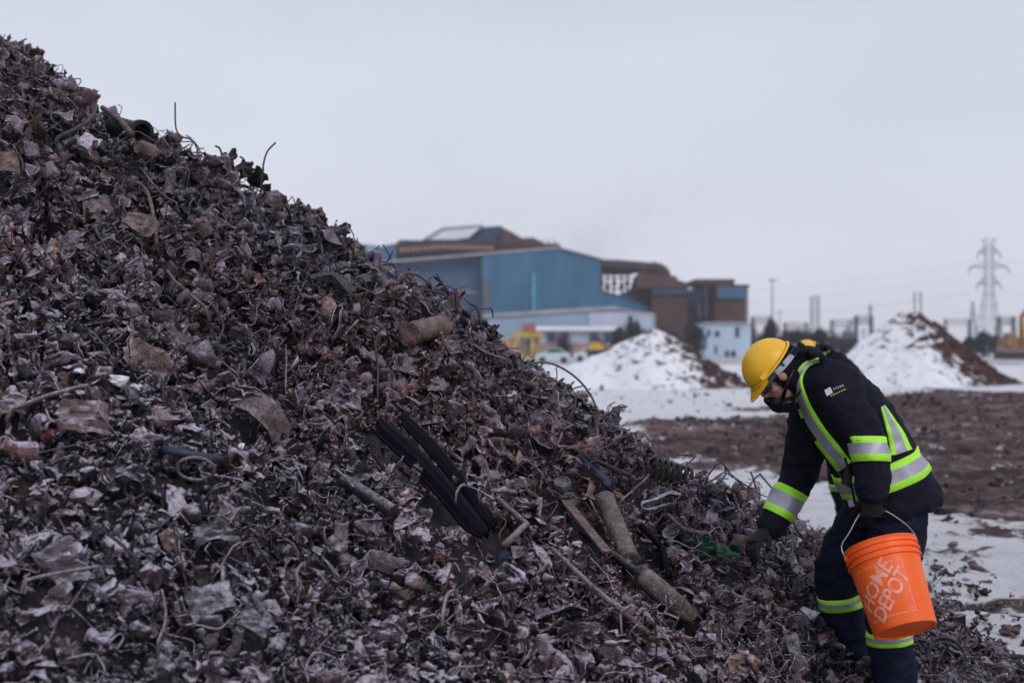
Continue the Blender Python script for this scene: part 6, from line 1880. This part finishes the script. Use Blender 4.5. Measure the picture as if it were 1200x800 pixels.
# ------------------------------------------------------------------ the orange bucket
BR = .150; BB = .130; BH = .365
bax = Vector((-.17, .44, .87)).normalized()                 # from bottom to rim: rim leans left and away
rimC = P(1031, 640, 6.0); botC = rimC - bax * BH
bk = root('bucket', tuple(botC), 'bright orange plastic bucket with white stencilled lettering, hanging tilted from the worker\'s gloved hand', 'bucket')
M_OR = mat('orange_plastic', (.93, .125, .012), .42, var=.04, scale=5, col2=(.95, .145, .02), spec=.35)
scuff(M_OR, (.62, .22, .12), 26, .60, .72, (1, 1, .3)); scuff(M_OR, (.30, .10, .05), 9, .62, .80)
bx_ = (Vector((1, 0, 0)) - bax * bax.x).normalized(); by_ = bax.cross(bx_)
if by_.y > 0: by_ = -by_                                    # towards the camera
def rad_at(h): return BB + (BR - BB) * h / BH
prof = [(0, .006), (BB - .012, .006), (BB - .010, 0), (BB - .002, 0), (BB, .004), (rad_at(.285), .285), (rad_at(.285) + .009, .287), (rad_at(.290) + .010, .294), (rad_at(.30) + .001, .296), (rad_at(.312), .312),
        (rad_at(.312) + .009, .314), (rad_at(.318) + .010, .321), (rad_at(.32) + .001, .323), (rad_at(.338), .338), (rad_at(.338) + .008, .340), (rad_at(.345) + .008, .347), (rad_at(.345) + .002, .349),
        (BR + .002, .358), (BR + .006, .362), (BR + .005, .366), (BR - .001, .367), (BR - .003, .360), (BB - .003, .010), (0, .009)]
MB().lathe(prof, botC, bax, 64, ref=bx_).build('pail', M_OR, bk)
C_BAIL = mat('galvanised_wire', (.50, .50, .54), .35, var=.1, metal=.7)
hdl = LWr + Ld * .088 + Lpalm.normalized() * .030
hpts = smooth_path([rimC + bx_ * -(BR + .008) - bax * .030, rimC + bx_ * -(BR + .009) + bax * .03 - by_ * .0, rimC.lerp(hdl, .55) + bx_ * -.112, hdl + bx_ * -.055 + Z3 * -.004, hdl + bx_ * -.03, hdl + bx_ * .04,
                    hdl + bx_ * .07 + Z3 * -.006, rimC.lerp(hdl, .55) + bx_ * .128, rimC + bx_ * (BR + .009) + bax * .03, rimC + bx_ * (BR + .008) - bax * .030], 54)
bl = MB().tube(hpts, .0022, 7).build('bail', C_BAIL, bk)
MB().tube([hdl + bx_ * -.05, hdl + bx_ * .06], .011, 12).build('grip', C_BLACKP, bl)
for s in (-1, 1):
    MB().lathe([(0, 0), (.012, 0), (.013, .008), (.009, .014), (0, .014)], rimC + bx_ * (s * (BR - .002)) - bax * .030, bx_ * s, 14).build('bail_ear', M_OR, bk)
M_LOGO = mat('pale_print', (.84, .36, .29), .6, var=.10, scale=60)
scuff(M_LOGO, (.93, .14, .02), 40, .50, .62)
FACE0 = .02                                                   # turn of the printed panel round the pail
def wrap(u, v, off=.0012):
    """u metres round the pail, v metres up from the bottom"""
    r = rad_at(v) + off; th = u / rad_at(v)
    c = math.cos(th + FACE0); s = math.sin(th + FACE0)
    return botC + bax * v + by_ * (c * r) + bx_ * (s * r)
UC, VC, SQ = -.085, .150, .212
def frame_bar(u0, v0, u1, v1, w=.0028):
    n = 24; V = []; hx_ = 0 if u0 == u1 else 1
    for i in range(n):
        t = i / (n - 1); u = u0 + (u1 - u0) * t; v = v0 + (v1 - v0) * t
        for s in (-1, 1): V.append(wrap(u + (0 if hx_ else s * w / 2), v + (s * w / 2 if hx_ else 0)))
    return V, [(2 * i, 2 * i + 2, 2 * i + 3, 2 * i + 1) for i in range(n - 1)]
mb = MB(); h_ = SQ / 2
for (a, b, c_, d_) in ((-1, -1, 1, -1), (-1, 1, 1, 1), (-1, -1, -1, 1), (1, -1, 1, 1)):
    V, F = frame_bar(UC + a * h_, VC + b * h_, UC + c_ * h_, VC + d_ * h_); mb.add(V, F)
mb.build('logo_frame', M_LOGO, bk)
def stencil(word, u, v, size, ang, squash=1.0):
    cu = bpy.data.curves.new('t', 'FONT'); cu.body = word; cu.size = size; cu.align_x = 'CENTER'; cu.align_y = 'CENTER'; cu.offset = size * .022; cu.resolution_u = 3
    cu.space_character = .93
    o = bpy.data.objects.new('t', cu); COL.objects.link(o); dg = bpy.context.evaluated_depsgraph_get()
    me = bpy.data.meshes.new_from_object(o.evaluated_get(dg)); bm = bmesh.new(); bm.from_mesh(me)
    bmesh.ops.triangulate(bm, faces=bm.faces[:]); 
    for _ in range(2):
        bmesh.ops.subdivide_edges(bm, edges=[e_ for e_ in bm.edges if e_.calc_length() > size * .16], cuts=1)
        bmesh.ops.triangulate(bm, faces=bm.faces[:])
    # stencil gaps: a thin slanted cut through every letter
    V = []; F = []
    for v_ in bm.verts:
        x, y = v_.co.x * squash, v_.co.y; ca, sa = math.cos(ang), math.sin(ang)
        x += y * .12
        V.append(wrap(u + x * ca - y * sa, v + x * sa + y * ca, .0013))
    for f in bm.faces: F.append(tuple(q.index for q in f.verts))
    bm.free(); bpy.data.objects.remove(o)
    return MB().add(V, F).build('stencil_lettering', M_LOGO, bk)
A45 = math.radians(45)
def along(a, b): return UC + a * math.cos(A45) - b * math.sin(A45), VC + a * math.sin(A45) + b * math.cos(A45)
u_, v_ = along(.0, .040); stencil('HOME', u_, v_, .090, A45, .90)
u_, v_ = along(.0, -.036); stencil('DEPOT', u_, v_, .090, A45, .84)
u_, v_ = UC + h_ - .012, VC - h_ + .012; stencil('®', u_, v_, .012, 0)
